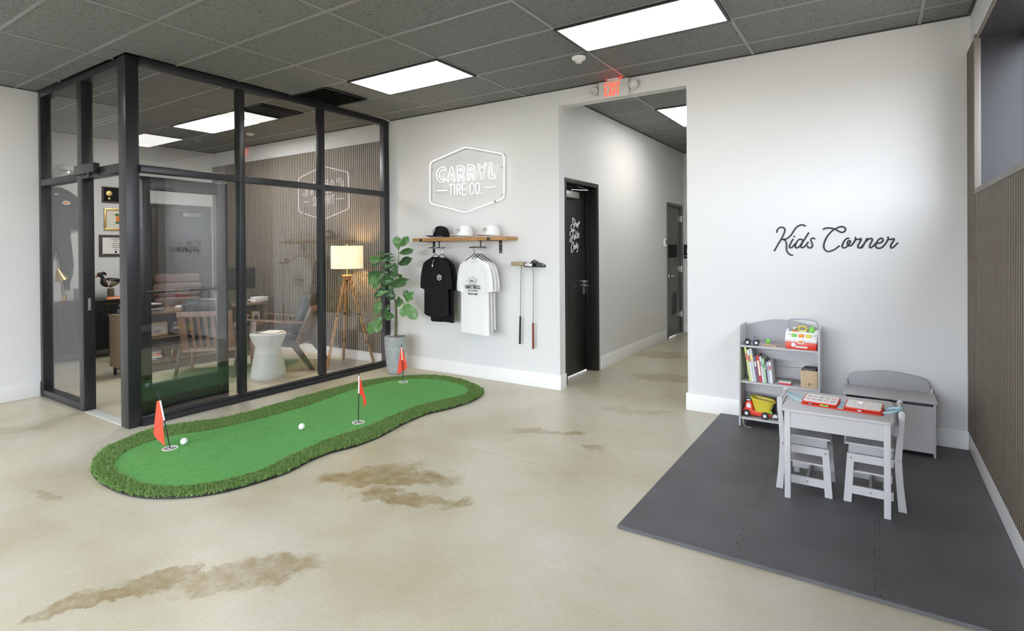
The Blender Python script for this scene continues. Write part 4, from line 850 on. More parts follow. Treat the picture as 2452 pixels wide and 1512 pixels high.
# toy quad
t = thing('toy_quad', 'small purple grey toy quad bike on the bookcase top shelf', 'toy', (1.73, -.245, shelfz(2)), .12)
MB().box(-.035, .035, -.012, .012, .028, .042).prism([(-.045, .04), (-.02, .05), (.0, .046), (.02, .066), (.045, .052), (.055, .04), (.045, .034), (-.04, .032)], 'xz', -.014, .014).build('body', M['purple'], t, bev=.004)
MB().cyl((.022, -.022, .072), (.022, .022, .072), .003).cyl((.022, 0, .05), (.022, 0, .072), .003).build('handlebar', M['black'], t)
for x in (-.034, .036):
    for y in (-.032, .032):
        w_ = MB().lathe([(.014, -.011), (.024, -.010), (.026, 0), (.024, .010), (.014, .011)], n=18, m=Matrix.Translation((x, y, .026)) @ Matrix.Rotation(PI/2, 4, 'X')).build('wheel', M['rubber'], t, smooth=50)
        MB().lathe([(.012, -.0125), (.012, .0125)], n=12, m=Matrix.Translation((x, y, .026)) @ Matrix.Rotation(PI/2, 4, 'X')).build('hub', M['white'], w_)
# tan animal toy with a green ball on top
t = thing('wooden_puzzle', 'heap of tan wooden puzzle pieces on the bookcase top shelf', 'toy', (1.868, -.235, shelfz(2)))
for (x, y, a, z) in ((-.035, -.01, .4, 0), (.0, .02, 1.2, .0), (.035, -.008, -.3, 0), (.062, .015, .7, 0), (-.012, .0, .1, .0105)):
    MB().prism([(-.026, -.012), (-.008, -.009), (-.006, -.018), (.006, -.018), (.008, -.009), (.026, -.011), (.024, .012), (.006, .010), (.004, .018), (-.006, .018), (-.008, .010), (-.025, .012)], 'xy', 0, .010).build('puzzle_piece', M['natural'], t, loc=(x, y, z), rot=(0, 0, a), bev=.001)
o = MB().ball((0, 0, 0), .021, 18, 10).build('toy_ball', M['green'], None, loc=(1.858, -.232, shelfz(2)+.0425), smooth=80); tag(o, 'small bright green ball resting on tan wooden puzzle pieces', 'ball')
# toy tool box
t = thing('toy_toolbox', 'red and white toy tool box with carry handle on the bookcase top shelf', 'toy', (2.118, -.21, shelfz(2)), -.03)
MB().prism([(-.115, .012), (-.108, 0), (.108, 0), (.115, .012), (.118, .062), (-.118, .062)], 'xz', -.07, .07).build('base', M['red'], t, bev=.004)
MB().prism([(-.072, .060), (.072, .060), (.072, .085), (.02, .135), (-.02, .14), (-.072, .088)], 'yz', -.120, .120).build('lid', M['white'], t, bev=.005)
for s in (-1, 1): MB().box(s*.108-.010, s*.108+.010, -.02, .05, .085, .155).build('tower', M['white'], t, bev=.004)
MB().tube(cr([(-.115, .03, .10), (-.117, .03, .16), (-.112, .03, .21), (-.09, .03, .235), (0, .03, .243), (.09, .03, .235), (.112, .03, .21), (.117, .03, .16), (.115, .03, .10)], 4), .006, 8).build('handle', mat('lilac_grey_plastic', (.42, .42, .52), .4), t, smooth=60)
MB().ball((-.055, -.005, .165), (.026, .018, .024), 14, 8).build('grey_knob', M['silver'], t); MB().cyl((-.055, -.005, .125), (-.055, -.005, .150), .019).build('orange_ring', M['orange'], t)
MB().tube(cr([(-.022, 0, .15), (-.026, 0, .172), (-.012, 0, .184), (.022, 0, .182), (.034, 0, .168), (.026, 0, .150)], 4, True), .007, 8, closed=True).build('saw_handle', M['yellow'], t); MB().box(-.018, .03, -.005, .005, .125, .146).build('saw_blade', M['silver'], t)
MB().lathe([(.014, .125), (.022, .14), (.021, .175), (.014, .186), (.004, .188)], c=(.075, -.004, 0), n=16).build('green_screwdriver', M['green'], t, smooth=50)
for x, m_ in ((-.052, 'green'), (.002, 'orange'), (.055, 'yellow')): MB().box(x-.020, x+.020, -.062, -.030, .095, .125).build('toy_button', M[m_], t, bev=.007, seg=3)
for x in (-.100, -.090, -.080, .085, .095, .105): MB().bar((x, -.047, .112), (x+.008, -.038, .121), .004, .002).build('hazard_stripe', M['black'], t)
MB().box(-.022, .026, -.080, -.068, .045, .085).build('latch', M['white'], t, bev=.004); MB().box(-.014, .018, -.082, -.079, .055, .075).build('latch_window', M['orange'], t)
MB().cyl((-.055, -.072, .036), (-.055, -.075, .036), .017).box(-.04, .05, -.0745, -.0705, .014, .026).build('badge', M['white'], t)
# books, middle shelf, leaning
cols = [((.62, .70, .22), 'lime and white spined'), ((.75, .75, .74), 'white spined with a red title block'), ((.55, .62, .62), 'pale teal and yellow spined'), ((.16, .08, .16), 'dark plum spined'), ((.50, .03, .04), 'bright red spined'), ((.72, .72, .80), 'white lilac spined'), ((.45, .66, .42), 'light green spined'), ((.06, .06, .07), 'black spined'), ((.50, .50, .60), 'lavender grey spined'), ((.78, .78, .80), 'white and red spined')]
bx = 1.672; z0 = shelfz(1)
hts = [.295, .275, .285, .215, .228, .222, .205, .188, .18, .185]; thk = [.016, .016, .021, .021, .024, .014, .017, .011, .015, .018]
for i, ((c, d_), h, th) in enumerate(zip(cols, hts, thk)):
    lean = -.15+.006*i
    t = thing('childrens_book', d_+' thin picture book leaning on the middle shelf', 'book', (bx+.046+th/2-.004*i*.2, -.215, z0+.0015+abs(math.sin(lean))*th*.5), (0, lean, 0), 'picture books on the middle bookcase shelf')
    cm = mat('book_cover_%d' % i, c, .4)
    MB().box(-th/2, -th/2+.0018, -.075, .085, 0, h).box(th/2-.0018, th/2, -.075, .085, 0, h).box(-th/2, th/2, -.077, -.075, 0, h).build('cover', cm, t)
    MB().box(-th/2+.0019, th/2-.0019, -.0745, .082, .003, h-.003).build('page_block', M['paper'], t)
    sc = [(.7, .05, .06), (.55, .02, .02), (.75, .7, .1), (.75, .75, .78), (.85, .8, .6), (.2, .2, .3), (.1, .35, .1), (.5, .5, .5), (.2, .2, .25), (.6, .04, .05)][i]
    MB().box(-th*.32, th*.32, -.0778, -.0768, h*(.62 if i != 4 else .25), h*.82).build('spine_title', mat('spine_title_%d' % i, sc, .5), t)
    bx += th+.0022
t = thing('card_game_box', 'small flat red and white game box lying beside the books', 'box', (1.995, -.235, shelfz(1)), -.05)
MB().box(-.048, .048, -.035, .035, 0, .014).build('tray', mat('box_red', (.55, .02, .04), .4), t, bev=.001); MB().box(-.047, .047, -.034, .034, .0145, .026).build('lid', M['offwhite'], t, bev=.001); MB().lathe([(.020, .0262), (.020, .0266)], n=20, sy=.7).build('lid_picture', M['green'], t)
t = thing('wooden_block_box', 'square plywood toy box with burned letter B on the middle shelf', 'box', (2.178, -.215, shelfz(1)), -.02)
MB().box(-.062, .062, -.075, -.067, 0, .142).box(-.062, .062, .067, .075, 0, .142).box(-.062, -.054, -.067, .067, 0, .142).box(.054, .062, -.067, .067, 0, .142).box(-.054, .054, -.067, .067, 0, .008).build('body', M['natural'], t, bev=.002)
MB().box(-.045, .05, -.06, .06, .009, .158).build('contents', M['black'], t, bev=.003)
me = text_mesh('B', .024, M['darkwood'], .017, .0006, .0); me.transform(Matrix.Translation((0.004, -.0752, .030))); link('burned_letter', me, t)
MB().tube([(-.062+.0+.03*math.cos(a), -.0753, .112+.03*math.sin(a)) for a in [-1.5+i*.3 for i in range(10)]], .0008, 4).tube([(-.02+.022*math.cos(a), -.0753, .142+.022*math.sin(a)) for a in [PI+i*.31 for i in range(11)]], .0008, 4).build('burned_pattern', M['darkwood'], t)
# dump truck, bottom shelf
t = thing('toy_dump_truck', 'red toy dump truck with yellow tipper on the bottom shelf', 'toy', (1.776, -.225, shelfz(0)), -.12)
MB().prism([(-.115, .03), (-.118, .055), (-.10, .078), (-.095, .115), (-.085, .135), (-.05, .138), (-.038, .12), (-.03, .06), (.07, .045), (.105, .05), (.115, .035), (.105, .02), (-.10, .018)], 'xz', -.048, .048).build('cab_and_chassis', M['red'], t, bev=.010, seg=3)
MB().prism([(-.086, .082), (-.082, .112), (-.075, .118), (-.052, .118), (-.047, .082)], 'xz', -.0495, -.0482).build('side_window', M['white'], t)
MB().box(-.09, -.055, -.036, .036, .1385, .148).build('roof_cap', M['silver'], t, bev=.004)
mb = MB(); rim = [(-.045, .165), (.115, .130)]
def tip(u, v):
    a = u*2*PI; cx, cz = .04, 0; ex = .062+.032*v; ey = .040+.022*v
    return Vector((cx+ex*math.copysign(abs(math.cos(a))**.55, math.cos(a)), ey*math.copysign(abs(math.sin(a))**.55, math.sin(a)), .055+v*(.105-.20*(math.cos(a)*ex)*.8)))
mb.grid(tip, 36, 7, wrap=True); V = mb; o = mb.build('tipper', M['yellow'], t, smooth=60); sm = o.modifiers.new('wall', 'SOLIDIFY'); sm.thickness = .005
MB().tube([tip(i/36, 1) for i in range(36)], .0058, 8, closed=True).build('tipper_rim', M['yellow'], t)
MB().box(-.015, .09, -.036, .036, .052, .060).build('tipper_floor', M['yellow'], t)
MB().ball((.108, -.02, .06), (.014, .016, .014), 10, 6).build('tail_knob', M['green'], t)
for x in (-.082, .070):
    for y in (-.046, .046):
        m_ = Matrix.Translation((x, y, .031)) @ Matrix.Rotation(PI/2, 4, 'X')
        w_ = MB().lathe([(.018, -.014), (.028, -.013), (.031, -.006), (.031, .006), (.028, .013), (.018, .014)], n=22, m=m_).build('wheel', M['rubber'], t, smooth=50)
        MB().lathe([(.013, -.0155), (.015, -.012), (.015, .012), (.013, .0155)], n=14, m=m_).build('hub', M['white'], w_)
mb = MB()
mb.tube(cr([(.0, 0, 0), (.004, -.03, -.002), (.010, -.042, -.05), (.03, -.05, -.073), (.075, -.055, -.0745)], 5), .0018, 6)
o = mb.build('pull_cord', mat('cream_cord', (.62, .58, .42), .7), None, loc=(1.662, -.275, shelfz(0)+.0022)); tag(o, 'cream pull cord hanging off the bottom shelf onto the mat', 'cord')
t = thing('picture_board', 'dark framed board standing at the back of the bottom shelf', 'board', (1.80, -.10, shelfz(0)+.001), 0)
MB().box(-.10, .10, -.004, .004, 0, .155).build('panel', M['black'], t); MB().box(-.10, .10, -.007, -.0041, .14, .155).build('edge', M['bark'], t)
t = thing('toy_train_piece', 'dark toy track pieces with white wheels beside the dump truck', 'toy', (1.93, -.22, shelfz(0)))
MB().box(-.03, .06, -.03, -.015, 0, .012).box(-.03, .06, .015, .03, 0, .012).build('rail', M['rubber'], t); MB().cyl((-.02, -.014, .02), (-.02, .014, .02), .02).cyl((.03, -.014, .018), (.03, .014, .018), .018).build('wheels', M['white'], t)

# ------------------------------------------------------------------ toy chest bench
CX0, CX1, CY0, CY1 = 2.428, 3.008, -.366, -.022
t = thing('toy_chest_bench', 'grey wooden toy chest bench with rounded backrest beside the slatted wall', 'bench', ((CX0+CX1)/2, (CY0+CY1)/2, MZ))
W2, D2 = (CX1-CX0)/2, (CY1-CY0)/2
for s in (-1, 1): MB().prism([(-D2, 0), (-D2+.02, 0), (-D2+.05, .03), (D2-.05, .03), (D2-.02, 0), (D2, 0), (D2, .45), (D2-.05, .45), (D2-.07, .395), (-D2, .395)], 'yz', s*W2, s*(W2-.014)).build('side_panel', M['kid'], t, bev=.002)
MB().box(-W2+.0145, W2-.0145, -D2+.004, -D2+.016, .03, .374).build('front_panel', M['kid'], t)
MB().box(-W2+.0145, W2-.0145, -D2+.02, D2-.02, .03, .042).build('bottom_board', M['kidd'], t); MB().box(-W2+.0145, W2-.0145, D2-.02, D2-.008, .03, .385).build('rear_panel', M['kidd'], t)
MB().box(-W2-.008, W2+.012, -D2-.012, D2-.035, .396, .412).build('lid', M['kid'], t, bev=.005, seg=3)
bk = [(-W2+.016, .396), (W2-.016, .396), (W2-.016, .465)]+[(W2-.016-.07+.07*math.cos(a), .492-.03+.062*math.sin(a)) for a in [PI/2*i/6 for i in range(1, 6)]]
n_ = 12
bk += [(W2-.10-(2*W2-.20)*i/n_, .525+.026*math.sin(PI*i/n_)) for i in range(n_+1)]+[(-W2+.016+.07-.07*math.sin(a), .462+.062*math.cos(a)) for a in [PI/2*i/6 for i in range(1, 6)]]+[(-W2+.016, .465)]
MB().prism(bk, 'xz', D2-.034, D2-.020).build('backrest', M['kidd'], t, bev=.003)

# ------------------------------------------------------------------ table
TX0, TX1, TY0, TY1, TT = 2.140, 2.730, -1.655, -1.125, .578
t = thing('kids_table', 'grey wooden kids table with rounded corners on the foam mat', 'table', ((TX0+TX1)/2, (TY0+TY1)/2, MZ))
W2, D2 = (TX1-TX0)/2, (TY1-TY0)/2; tz = TT-MZ
rc = .035; tp_ = []
for cx, cy, a0 in ((W2-rc, D2-rc, 0), (-W2+rc, D2-rc, PI/2), (-W2+rc, -D2+rc, PI), (W2-rc, -D2+rc, 1.5*PI)): tp_ += [(cx+rc*math.cos(a0+i*PI/10), cy+rc*math.sin(a0+i*PI/10)) for i in range(6)]
MB().prism(tp_, 'xy', tz-.018, tz).build('tabletop', M['kid'], t, bev=.005, seg=3)
L_ = .034
for sx in (-1, 1):
    for sy in (-1, 1):
        x = sx*(W2-.037); y = sy*(D2-.028); MB().box(x-L_/2, x+L_/2, y-L_/2, y+L_/2, 0, tz-.0185).build('leg', M['kid'], t, bev=.002)
for sy in (-1, 1): MB().box(-W2+.0545, W2-.0545, sy*(D2-.028)-.016, sy*(D2-.028)+.016, tz-.115, tz-.019).build('apron', M['kid'], t)
for sx in (-1, 1): MB().box(sx*(W2-.037)-.008, sx*(W2-.037)+.008, -D2+.046, D2-.046, tz-.115, tz-.019).build('apron', M['kid'], t)
# chairs
def kchair(x, y, rz, lab):
    t = thing('kids_chair', lab, 'chair', (x, y, MZ), rz, 'grey kids chairs pushed under the table'); hw = .145
    for s in (-1, 1):
        yy = s*hw
        pan = [(.130, 0), (.172, 0), (.150, .300), (-.068, .300), (-.110, 0), (-.066, 0), (-.058, .062), (.134, .062)]
        mb = MB(); th = .007
        def prs(p): mb.prism(p, 'xz', yy-th, yy+th)
        prs([(.128, 0), (.170, 0), (.150, .300), (.112, .300)])
        prs([(-.085, .252), (.1155, .252), (.112, .300), (-.088, .300)]); prs([(-.085, .055), (.1245, .055), (.122, .105), (-.085, .105)])
        o = mb.build('side_frame', M['kid'], t)
        MB().prism([(-.150, 0), (-.108, 0), (-.098, .15), (-.090, .30), (-.100, .42), (-.112, .52), (-.108, .575), (-.118, .592), (-.132, .594), (-.142, .582), (-.140, .52), (-.132, .42), (-.126, .30), (-.134, .15)], 'xz', yy-th-.001*s, yy+th).build('back_post', M['kid'], t, bev=.002)
        for bxx, bz in ((-.108, .295), (-.125, .572), (.131, .272), (.03, .08)): MB().lathe([(.0055, 0), (.0055, .002), (.003, .004)], n=10, m=Matrix.Translation((bxx, yy+s*th, bz)) @ Matrix.Rotation(-s*PI/2, 4, 'X')).build('bolt', M['chrome'], t)
    MB().cyl((-.125, -hw+.007, .572), (-.125, hw-.007, .572), .011).build('top_rail', M['kid'], t)
    MB().box(-.128, -.116, -hw+.0075, hw-.0075, .44, .54).build('backrest', M['kid'], t)
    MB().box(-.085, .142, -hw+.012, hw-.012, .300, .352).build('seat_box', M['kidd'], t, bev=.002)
    MB().box(-.090, .158, -hw-.004, hw+.004, .352, .364).build('seat', M['kid'], t, bev=.004, seg=3)
    MB().box(-.080, .120, -hw+.0075, hw-.0075, .185, .195).build('under_shelf', M['kid'], t)
    MB().bar((.03, -hw+.008, .08), (.03, hw-.008, .08), .014, .045, (0, 0, 1)).build('stretcher', M['kid'], t)
    return t
kchair(2.243, -1.366, 0, 'grey kids chair at the table end nearest the bookcase')
kchair(2.640, -1.350, PI, 'grey kids chair at the table end nearest the slatted wall')
# open activity book on the table
t = thing('activity_book', 'open red felt activity book with white picture pages and light blue handles on the table', 'book', (2.462, -1.415, TT+.0005), -.07)
def rr(x0, x1, y0, y1, r): 
    o = []
    for cx, cy, a0 in ((x1-r, y1-r, 0), (x0+r, y1-r, PI/2), (x0+r, y0+r, PI), (x1-r, y0+r, 1.5*PI)): o += [(cx+r*math.cos(a0+i*PI/8), cy+r*math.sin(a0+i*PI/8)) for i in range(5)]
    return o
MB().prism(rr(-.222, .222, -.10, .10, .03), 'xy', 0, .007).build('red_cover', mat('red_felt', (.70, .055, .03), .8), t, bev=.002)
fm = bpy.data.materials['red_felt']
for s in (-1, 1):
    xa_, xb_ = (-.215, -.018) if s < 0 else (.018, .212)
    m_ = Matrix.Translation((0, 0, .010)) @ Matrix.Rotation(.045, 4, 'X')
    MB().prism(rr(xa_, xb_, -.085, .092, .015), 'xy', .006, .015, m_).build('red_leaf', fm, t)
    MB().prism(rr(xa_+.006, xb_-.006, -.080, .086, .012), 'xy', .0152, .0166, m_).build('page', M['paper'], t, label='white printed page')
    if s < 0:
        mb = MB(); mr_ = MB()
        for r_ in range(2):
            for c_ in range(5):
                cx, cy = xa_+.028+c_*.035, .038-r_*.062; tgt = mr_ if (r_+c_) % 3 == 1 else mb
                tgt.tube([m_ @ Vector((cx+a, cy+b, .0170)) for a, b in ((-.012, -.010), (-.012, .004), (-.006, .014), (.006, .014), (.012, .004), (.012, -.010))], .0011, 4, closed=True)
                tgt.tube([m_ @ Vector((cx+a, cy+b, .0170)) for a, b in ((-.008, -.015), (-.004, -.015))], .002, 4).tube([m_ @ Vector((cx+a, cy+b, .0170)) for a, b in ((.004, -.015), (.008, -.015))], .002, 4)
        mb.build('printed_pictures', M['print'], t); mr_.build('printed_pictures', mat('red_ink', (.6, .05, .1), .6), t)
    else:
        mb = MB()
        for r_ in range(4):
            for c_ in range(3): mb.box(xa_+.045+c_*.045, xa_+.052+c_*.045, -.055+r_*.035, -.048+r_*.035, .0168, .0172, m_)
        for c_ in range(2): mb.box(xa_+.07+c_*.045, xa_+.0712+c_*.045, -.065, .065, .0168, .0171, m_)
        mb.build('printed_chart', mat('pink_ink', (.75, .30, .28), .6), t)
        MB().prism([(xa_+.065, .025), (xa_+.090, .022), (xa_+.092, .045), (xa_+.068, .048)], 'xy', .0172, .026, m_).build('loose_card', M['white'], t)
MB().box(-.016, .016, -.096, .096, .0072, .010).build('spine_strip', M['teal'], t)
for x, m2 in ((-.10, 'green'), (-.075, 'green'), (-.165, 'purple'), (.10, 'silver')): MB().box(x-.011, x+.011, -.096, -.080, .0072, .0145).build('felt_piece', M[m2], t)
for s in (-1, 1):
    sp_ = cr([(s*.215, .035, .010), (s*.262, .030, .026), (s*.300, .012, .036), (s*.312, -.008, .038), (s*.298, -.028, .034), (s*.262, -.050, .020), (s*.215, -.060, .010)], 5)
    mb = MB()
    mb.grid(lambda u, v: Vector(sp_[int(round(u*(len(sp_)-1)))])+Vector((0, 0, (v-.5)*.013)), len(sp_), 2); o = mb.build('handle_strap', M['teal'], t, smooth=80); sm = o.modifiers.new('t', 'SOLIDIFY'); sm.thickness = .003

# ------------------------------------------------------------------ office: desk
DX0, DX1, DY0, DY1, DT = -5.86, -5.25, -2.345, -.335, .778
t = thing('desk', 'dark walnut desk with open display shelves facing the office glass', 'desk', ((DX0+DX1)/2, (DY0+DY1)/2, 0))
a, b = (DX1-DX0)/2, (DY1-DY0)/2
MB().prism([(a-.31, -b-.005), (a+.01, -b-.005), (a+.01, b+.005), (-a, b+.005), (-a, -.41), (a-.31, -.41)], 'xy', DT-.028, DT).build('desktop', M['walnut'], t, bev=.002)
for s in (-1, 1): MB().box(a-.30, a, s*b-.014*(s+1), s*b+.014*(1-s), .115, DT-.0285).build('end_panel', M['walnut'], t, bev=.002)
for y in (-.18, .36): MB().box(a-.29, a-.005, y-.011, y+.011, .145, DT-.0285).build('divider', M['darkwood'], t)
MB().box(a-.30, a-.285, -b+.029, b-.029, .145, DT-.0285).build('back_panel', M['darkwood'], t)
MB().box(a-.284, a-.002, -b+.029, b-.029, .115, .145).build('bottom_shelf', M['walnut'], t)
for y0, y1 in ((-b+.029, -.192), (-.168, .348), (.372, b-.029)): MB().box(a-.284, a-.004, y0, y1, .428, .452).build('middle_shelf', M['walnut'], t)
for x, y in ((a-.04, -b+.05), (a-.04, b-.05), (-a+.04, -.36), (-a+.04, b-.05), (a-.27, -b+.05)):
    if True: MB().cyl((x, y, 0), (x, y, .1145 if x > 0 else DT-.0285), .016, .020).build('leg', M['black'], t)
MB().bar((a-.04, -b+.05, .09), (a-.04, b-.05, .09), .022, .022).bar((a-.27, -b+.05, .09), (a-.04, -b+.05, .09), .02, .02).build('base_rail', M['black'], t)
SF = .4525; FXD = DX1-.05
def frame(x, y, z, wd, h, tilt, rz, fm, lab, pm, group='framed photos on the desk shelves', extra=None):
    t = thing('framed_photo', lab, 'picture frame', (x, y, z), (0, tilt, rz), group)   # face towards +x
    MB().box(-.012, 0, -wd/2, wd/2, 0, .018).box(-.012, 0, -wd/2, wd/2, h-.018, h).box(-.012, 0, -wd/2, -wd/2+.018, .018, h-.018).box(-.012, 0, wd/2-.018, wd/2, .018, h-.018).build('frame', fm, t, bev=.002)
    p = MB().box(-.010, -.006, -wd/2+.018, wd/2-.018, .018, h-.018).build('picture', pm, t)
    return t
pic1 = mat('pale_landscape_print', (.75, .62, .48), .6, c2=(.42, .40, .42), nscale=9); pic2 = mat('dark_portrait_print', (.35, .26, .16), .6, c2=(.10, .09, .08), nscale=14)
f1 = frame(FXD, -1.865, SF+.002, .235, .185, -.16, .10, M['gold'], 'gold framed landscape photo on the desk shelf', pic1)
MB().ball((-.0055, -.02, .075), (.0012, .045, .014), 12, 6).build('car_shape', M['silver'], f1)
frame(FXD-.02, -2.10, SF+.002, .17, .20, -.20, -.25, M['darkwood'], 'dark wood framed portrait at the desk shelf end nearest the doorway', pic2)
f3 = frame(FXD-.02, -.465, SF+.002, .15, .20, -.14, .05, M['gold'], 'gold framed photo of two silhouetted people on the desk shelf', M['paper'])
for y in (-.018, .018): MB().ball((-.0055, y, .135), (.0012, .011, .013), 10, 6).ball((-.0055, y, .095), (.0012, .018, .032), 10, 6).build('silhouette', M['black'], f3)
f4 = frame(FXD+.012, -.50, SF-.0, .001, .001, 0, 0, M['gold'], '', M['paper']) if False else None
t = thing('letter_block', 'wooden block with white capital letters beneath the silhouette photo', 'block', (FXD+.02, -.446, SF), .03)
MB().box(-.012, .012, -.06, .06, 0, .055).build('body', M['oak'], t, bev=.002)
t = thing('baseball_cap', 'dark cap with pale badge lying on the desk shelf', 'cap', (FXD-.02, -.645, SF), -.5)
mb = MB(); mb.grid(lambda u, v: Vector((math.cos(u*2*PI)*.085*math.cos(v*PI/2)**.7, math.sin(u*2*PI)*.085*math.cos(v*PI/2)**.7, .004+.10*math.sin(v*PI/2))), 24, 8, wrap=True); mb.build('crown', M['blackcloth'], t, smooth=80)
MB().prism([(.08*math.cos(a_), .08*math.sin(a_)) for a_ in [-1.1+.2*i for i in range(12)]]+[(.155*math.cos(a_)*.95, .09*math.sin(a_)) for a_ in [1.1-.2*i for i in range(12)]], 'xy', .002, .008).build('brim', M['blackcloth'], t)
MB().ball((.070, 0, .062), (.006, .03, .016), 10, 6).build('badge', M['silver'], t)
t = thing('desk_clock', 'round silver desk clock with dark face on the shelf', 'clock', (FXD-.03, -1.648, SF), 0)
m_ = Matrix.Translation((0, 0, .085)) @ Matrix.Rotation(PI/2, 4, 'Y')
MB().lathe([(.07, -.015), (.078, -.012), (.08, .0), (.078, .012), (.068, .015)], n=32, m=m_).build('case', M['chrome'], t, smooth=50); MB().lathe([(.066, .0152), (.066, .0165)], n=28, m=m_).build('dial', M['black'], t)
mb = MB()
for k in range(12): a_ = k*PI/6; mb.box(.0166, .018, .052*math.cos(a_)-.004, .052*math.cos(a_)+.004, .085+.052*math.sin(a_)-.006, .085+.052*math.sin(a_)+.006)
mb.bar((.0175, 0, .085), (.0175, .03, .11), .002, .004).bar((.0175, 0, .085), (.0175, -.012, .125), .002, .003); mb.build('markers_and_hands', M['white'], t)
MB().cyl((0, 0, .165), (0, 0, .178), .006).build('top_knob', M['chrome'], t); MB().box(-.02, .02, -.04, .04, 0, .007).build('foot', M['chrome'], t)
# stack of books on the bottom shelf
zb = .1455
for i, (c, h, wd, lab) in enumerate((((.06, .06, .07), .030, .26, 'black book at the bottom of the stack on the lowest desk shelf'), ((.60, .60, .62), .028, .25, 'white book second from the bottom of the desk shelf stack'), ((.75, .16, .04), .030, .235, 'orange book in the desk shelf stack'), ((.25, .26, .28), .026, .225, 'dark grey book on top of the desk shelf stack'))):
    t = thing('hardback_book', lab, 'book', (FXD-.07, -1.98+.012*(i % 2), zb), .04*(i-1.5), 'books stacked on the lowest desk shelf'); cm = mat('hardback_%d' % i, c, .45)
    MB().box(-.08, .085, -wd/2, wd/2, 0, .003).box(-.08, .085, -wd/2, wd/2, h-.003, h).box(.085, .088, -wd/2, wd/2, 0, h).build('cover', cm, t); MB().box(-.077, .0845, -wd/2+.004, wd/2-.004, .0032, h-.0032).build('page_block', M['paper'], t)
    MB().box(.0882, .089, -wd*.3, wd*.3, h*.35, h*.65).build('spine_title', M['white'], t)
    zb += h+.0006
t = thing('figurine', 'small brass running figure on the lowest desk shelf', 'figurine', (FXD-.02, -1.70, .1455), .2)
MB().lathe([(.03, 0), (.032, .008), (.02, .014)], n=16).build('plinth', M['brass'], t)
MB().tube([(0, .02, .016), (0, .012, .04), (.004, 0, .06), (.004, .004, .085), (0, .008, .10)], [.005, .006, .008, .009, .005], 8).tube([(0, -.03, .02), (0, -.012, .042), (.004, 0, .06)], [.004, .005, .007], 8).tube([(.002, .004, .092), (0, .03, .085), (0, .042, .10)], .004, 6).tube([(.002, .004, .092), (0, -.022, .085), (0, -.035, .07)], .004, 6).ball((0, .01, .112), .009, 10, 6).build('figure', M['brass'], t, smooth=60)
# on the desk
t = thing('printer', 'black and grey desktop printer at the desk end nearest the doorway', 'printer', (-5.415, -2.04, DT+.0005), .0)
MB().box(-.14, .15, -.22, .22, 0, .055).build('base', M['silver'], t, bev=.008); MB().box(-.135, .145, -.21, .21, .056, .10).build('upper_body', M['black'], t, bev=.012); MB().box(.13, .165, -.16, .16, .018, .03).build('output_tray', M['black'], t, bev=.004)
MB().box(-.13, .13, -.20, .20, .1005, .108).build('lid', M['offwhite'], t, bev=.004)
t = thing('computer_mouse', 'white computer mouse on the dark desk', 'mouse', (-5.62, -1.46, DT+.0005), 1.4)
mb = MB(); mb.grid(lambda u, v: Vector((math.cos(u*2*PI)*.055*math.cos(v*PI/2)**.6, math.sin(u*2*PI)*.033*math.cos(v*PI/2)**.6, .002+.032*math.sin(v*PI/2))), 20, 7, wrap=True); mb.build('shell', M['white'], t, smooth=80); MB().box(.015, .03, -.003, .003, .027, .031).build('scroll_wheel', M['black'], t)
t = thing('keyboard', 'slim dark keyboard lying on the desk', 'keyboard', (-5.60, -1.22, DT+.0005), 0)
MB().box(-.06, .06, -.15, .15, 0, .01).build('base', M['black'], t, bev=.003)
mb = MB()
for r_ in range(4):
    for c_ in range(14): mb.box(-.052+r_*.027, -.03+r_*.027, -.143+c_*.0205, -.127+c_*.0205, .0102, .014)
o = mb.build('keys', M['doorgrey'], t); o['kind'] = 'stuff'
t = thing('monitor', 'black computer monitor on the desk seen from behind', 'monitor', (-5.62, -.56, DT+.0005), .08)
MB().box(-.02, .02, -.27, .27, .20, .53).build('screen_housing', M['black'], t, bev=.008); MB().box(-.024, -.0205, -.26, .26, .21, .52).build('screen', M['leather'], t)
MB().bar((.03, 0, .012), (.03, 0, .36), .06, .03).build('stand', M['black'], t); MB().box(-.10, .10, -.12, .12, 0, .012).build('foot', M['black'], t, bev=.004)
MB().tube(cr([(.03, .02, .30), (.08, .03, .22), (.06, .05, .08), (.03, .06, .013)], 4), .004, 6).build('cable', M['rubber'], t)
for i, (lab, rz, wd) in enumerate((('lowest folded white paper stack beside the monitor', .1, .24), ('white paper stack on top, beside the monitor', -.15, .20))):
    t = thing('paper_stack', lab, 'papers', (-5.55, -.30+.02*i, DT+.0005+.034*i), rz, 'papers beside the monitor')
    for k in range(3): MB().box(-.09, .09, -wd/2+.004*k, wd/2+.003*k, .011*k, .011*k+.010).build('sheet_bundle', M['paper'], t, bev=.001)
t = thing('planter_box', 'square black planter box with succulents on the desk', 'planter', (-5.74, -.80, DT+.0005), .1)
MB().box(-.08, .08, -.08, .08, 0, .16).build('box', M['doorgrey'], t, bev=.004)
rg = random.Random(9)
for k in range(22):
    a_ = rg.uniform(0, 2*PI); L = rg.uniform(.05, .10); e = rg.uniform(.35, 1.2); r0 = rg.uniform(0, .05); q = Vector((math.cos(a_)*r0, math.sin(a_)*r0, .16)); d_ = Vector((math.cos(a_)*math.cos(e), math.sin(a_)*math.cos(e), math.sin(e)))*L
    MB().tube([q, q+d_*.5, q+d_], [.006, .012, .002], 6).build('succulent_leaf', M['leaf2'] if k % 2 else M['navy'], t)
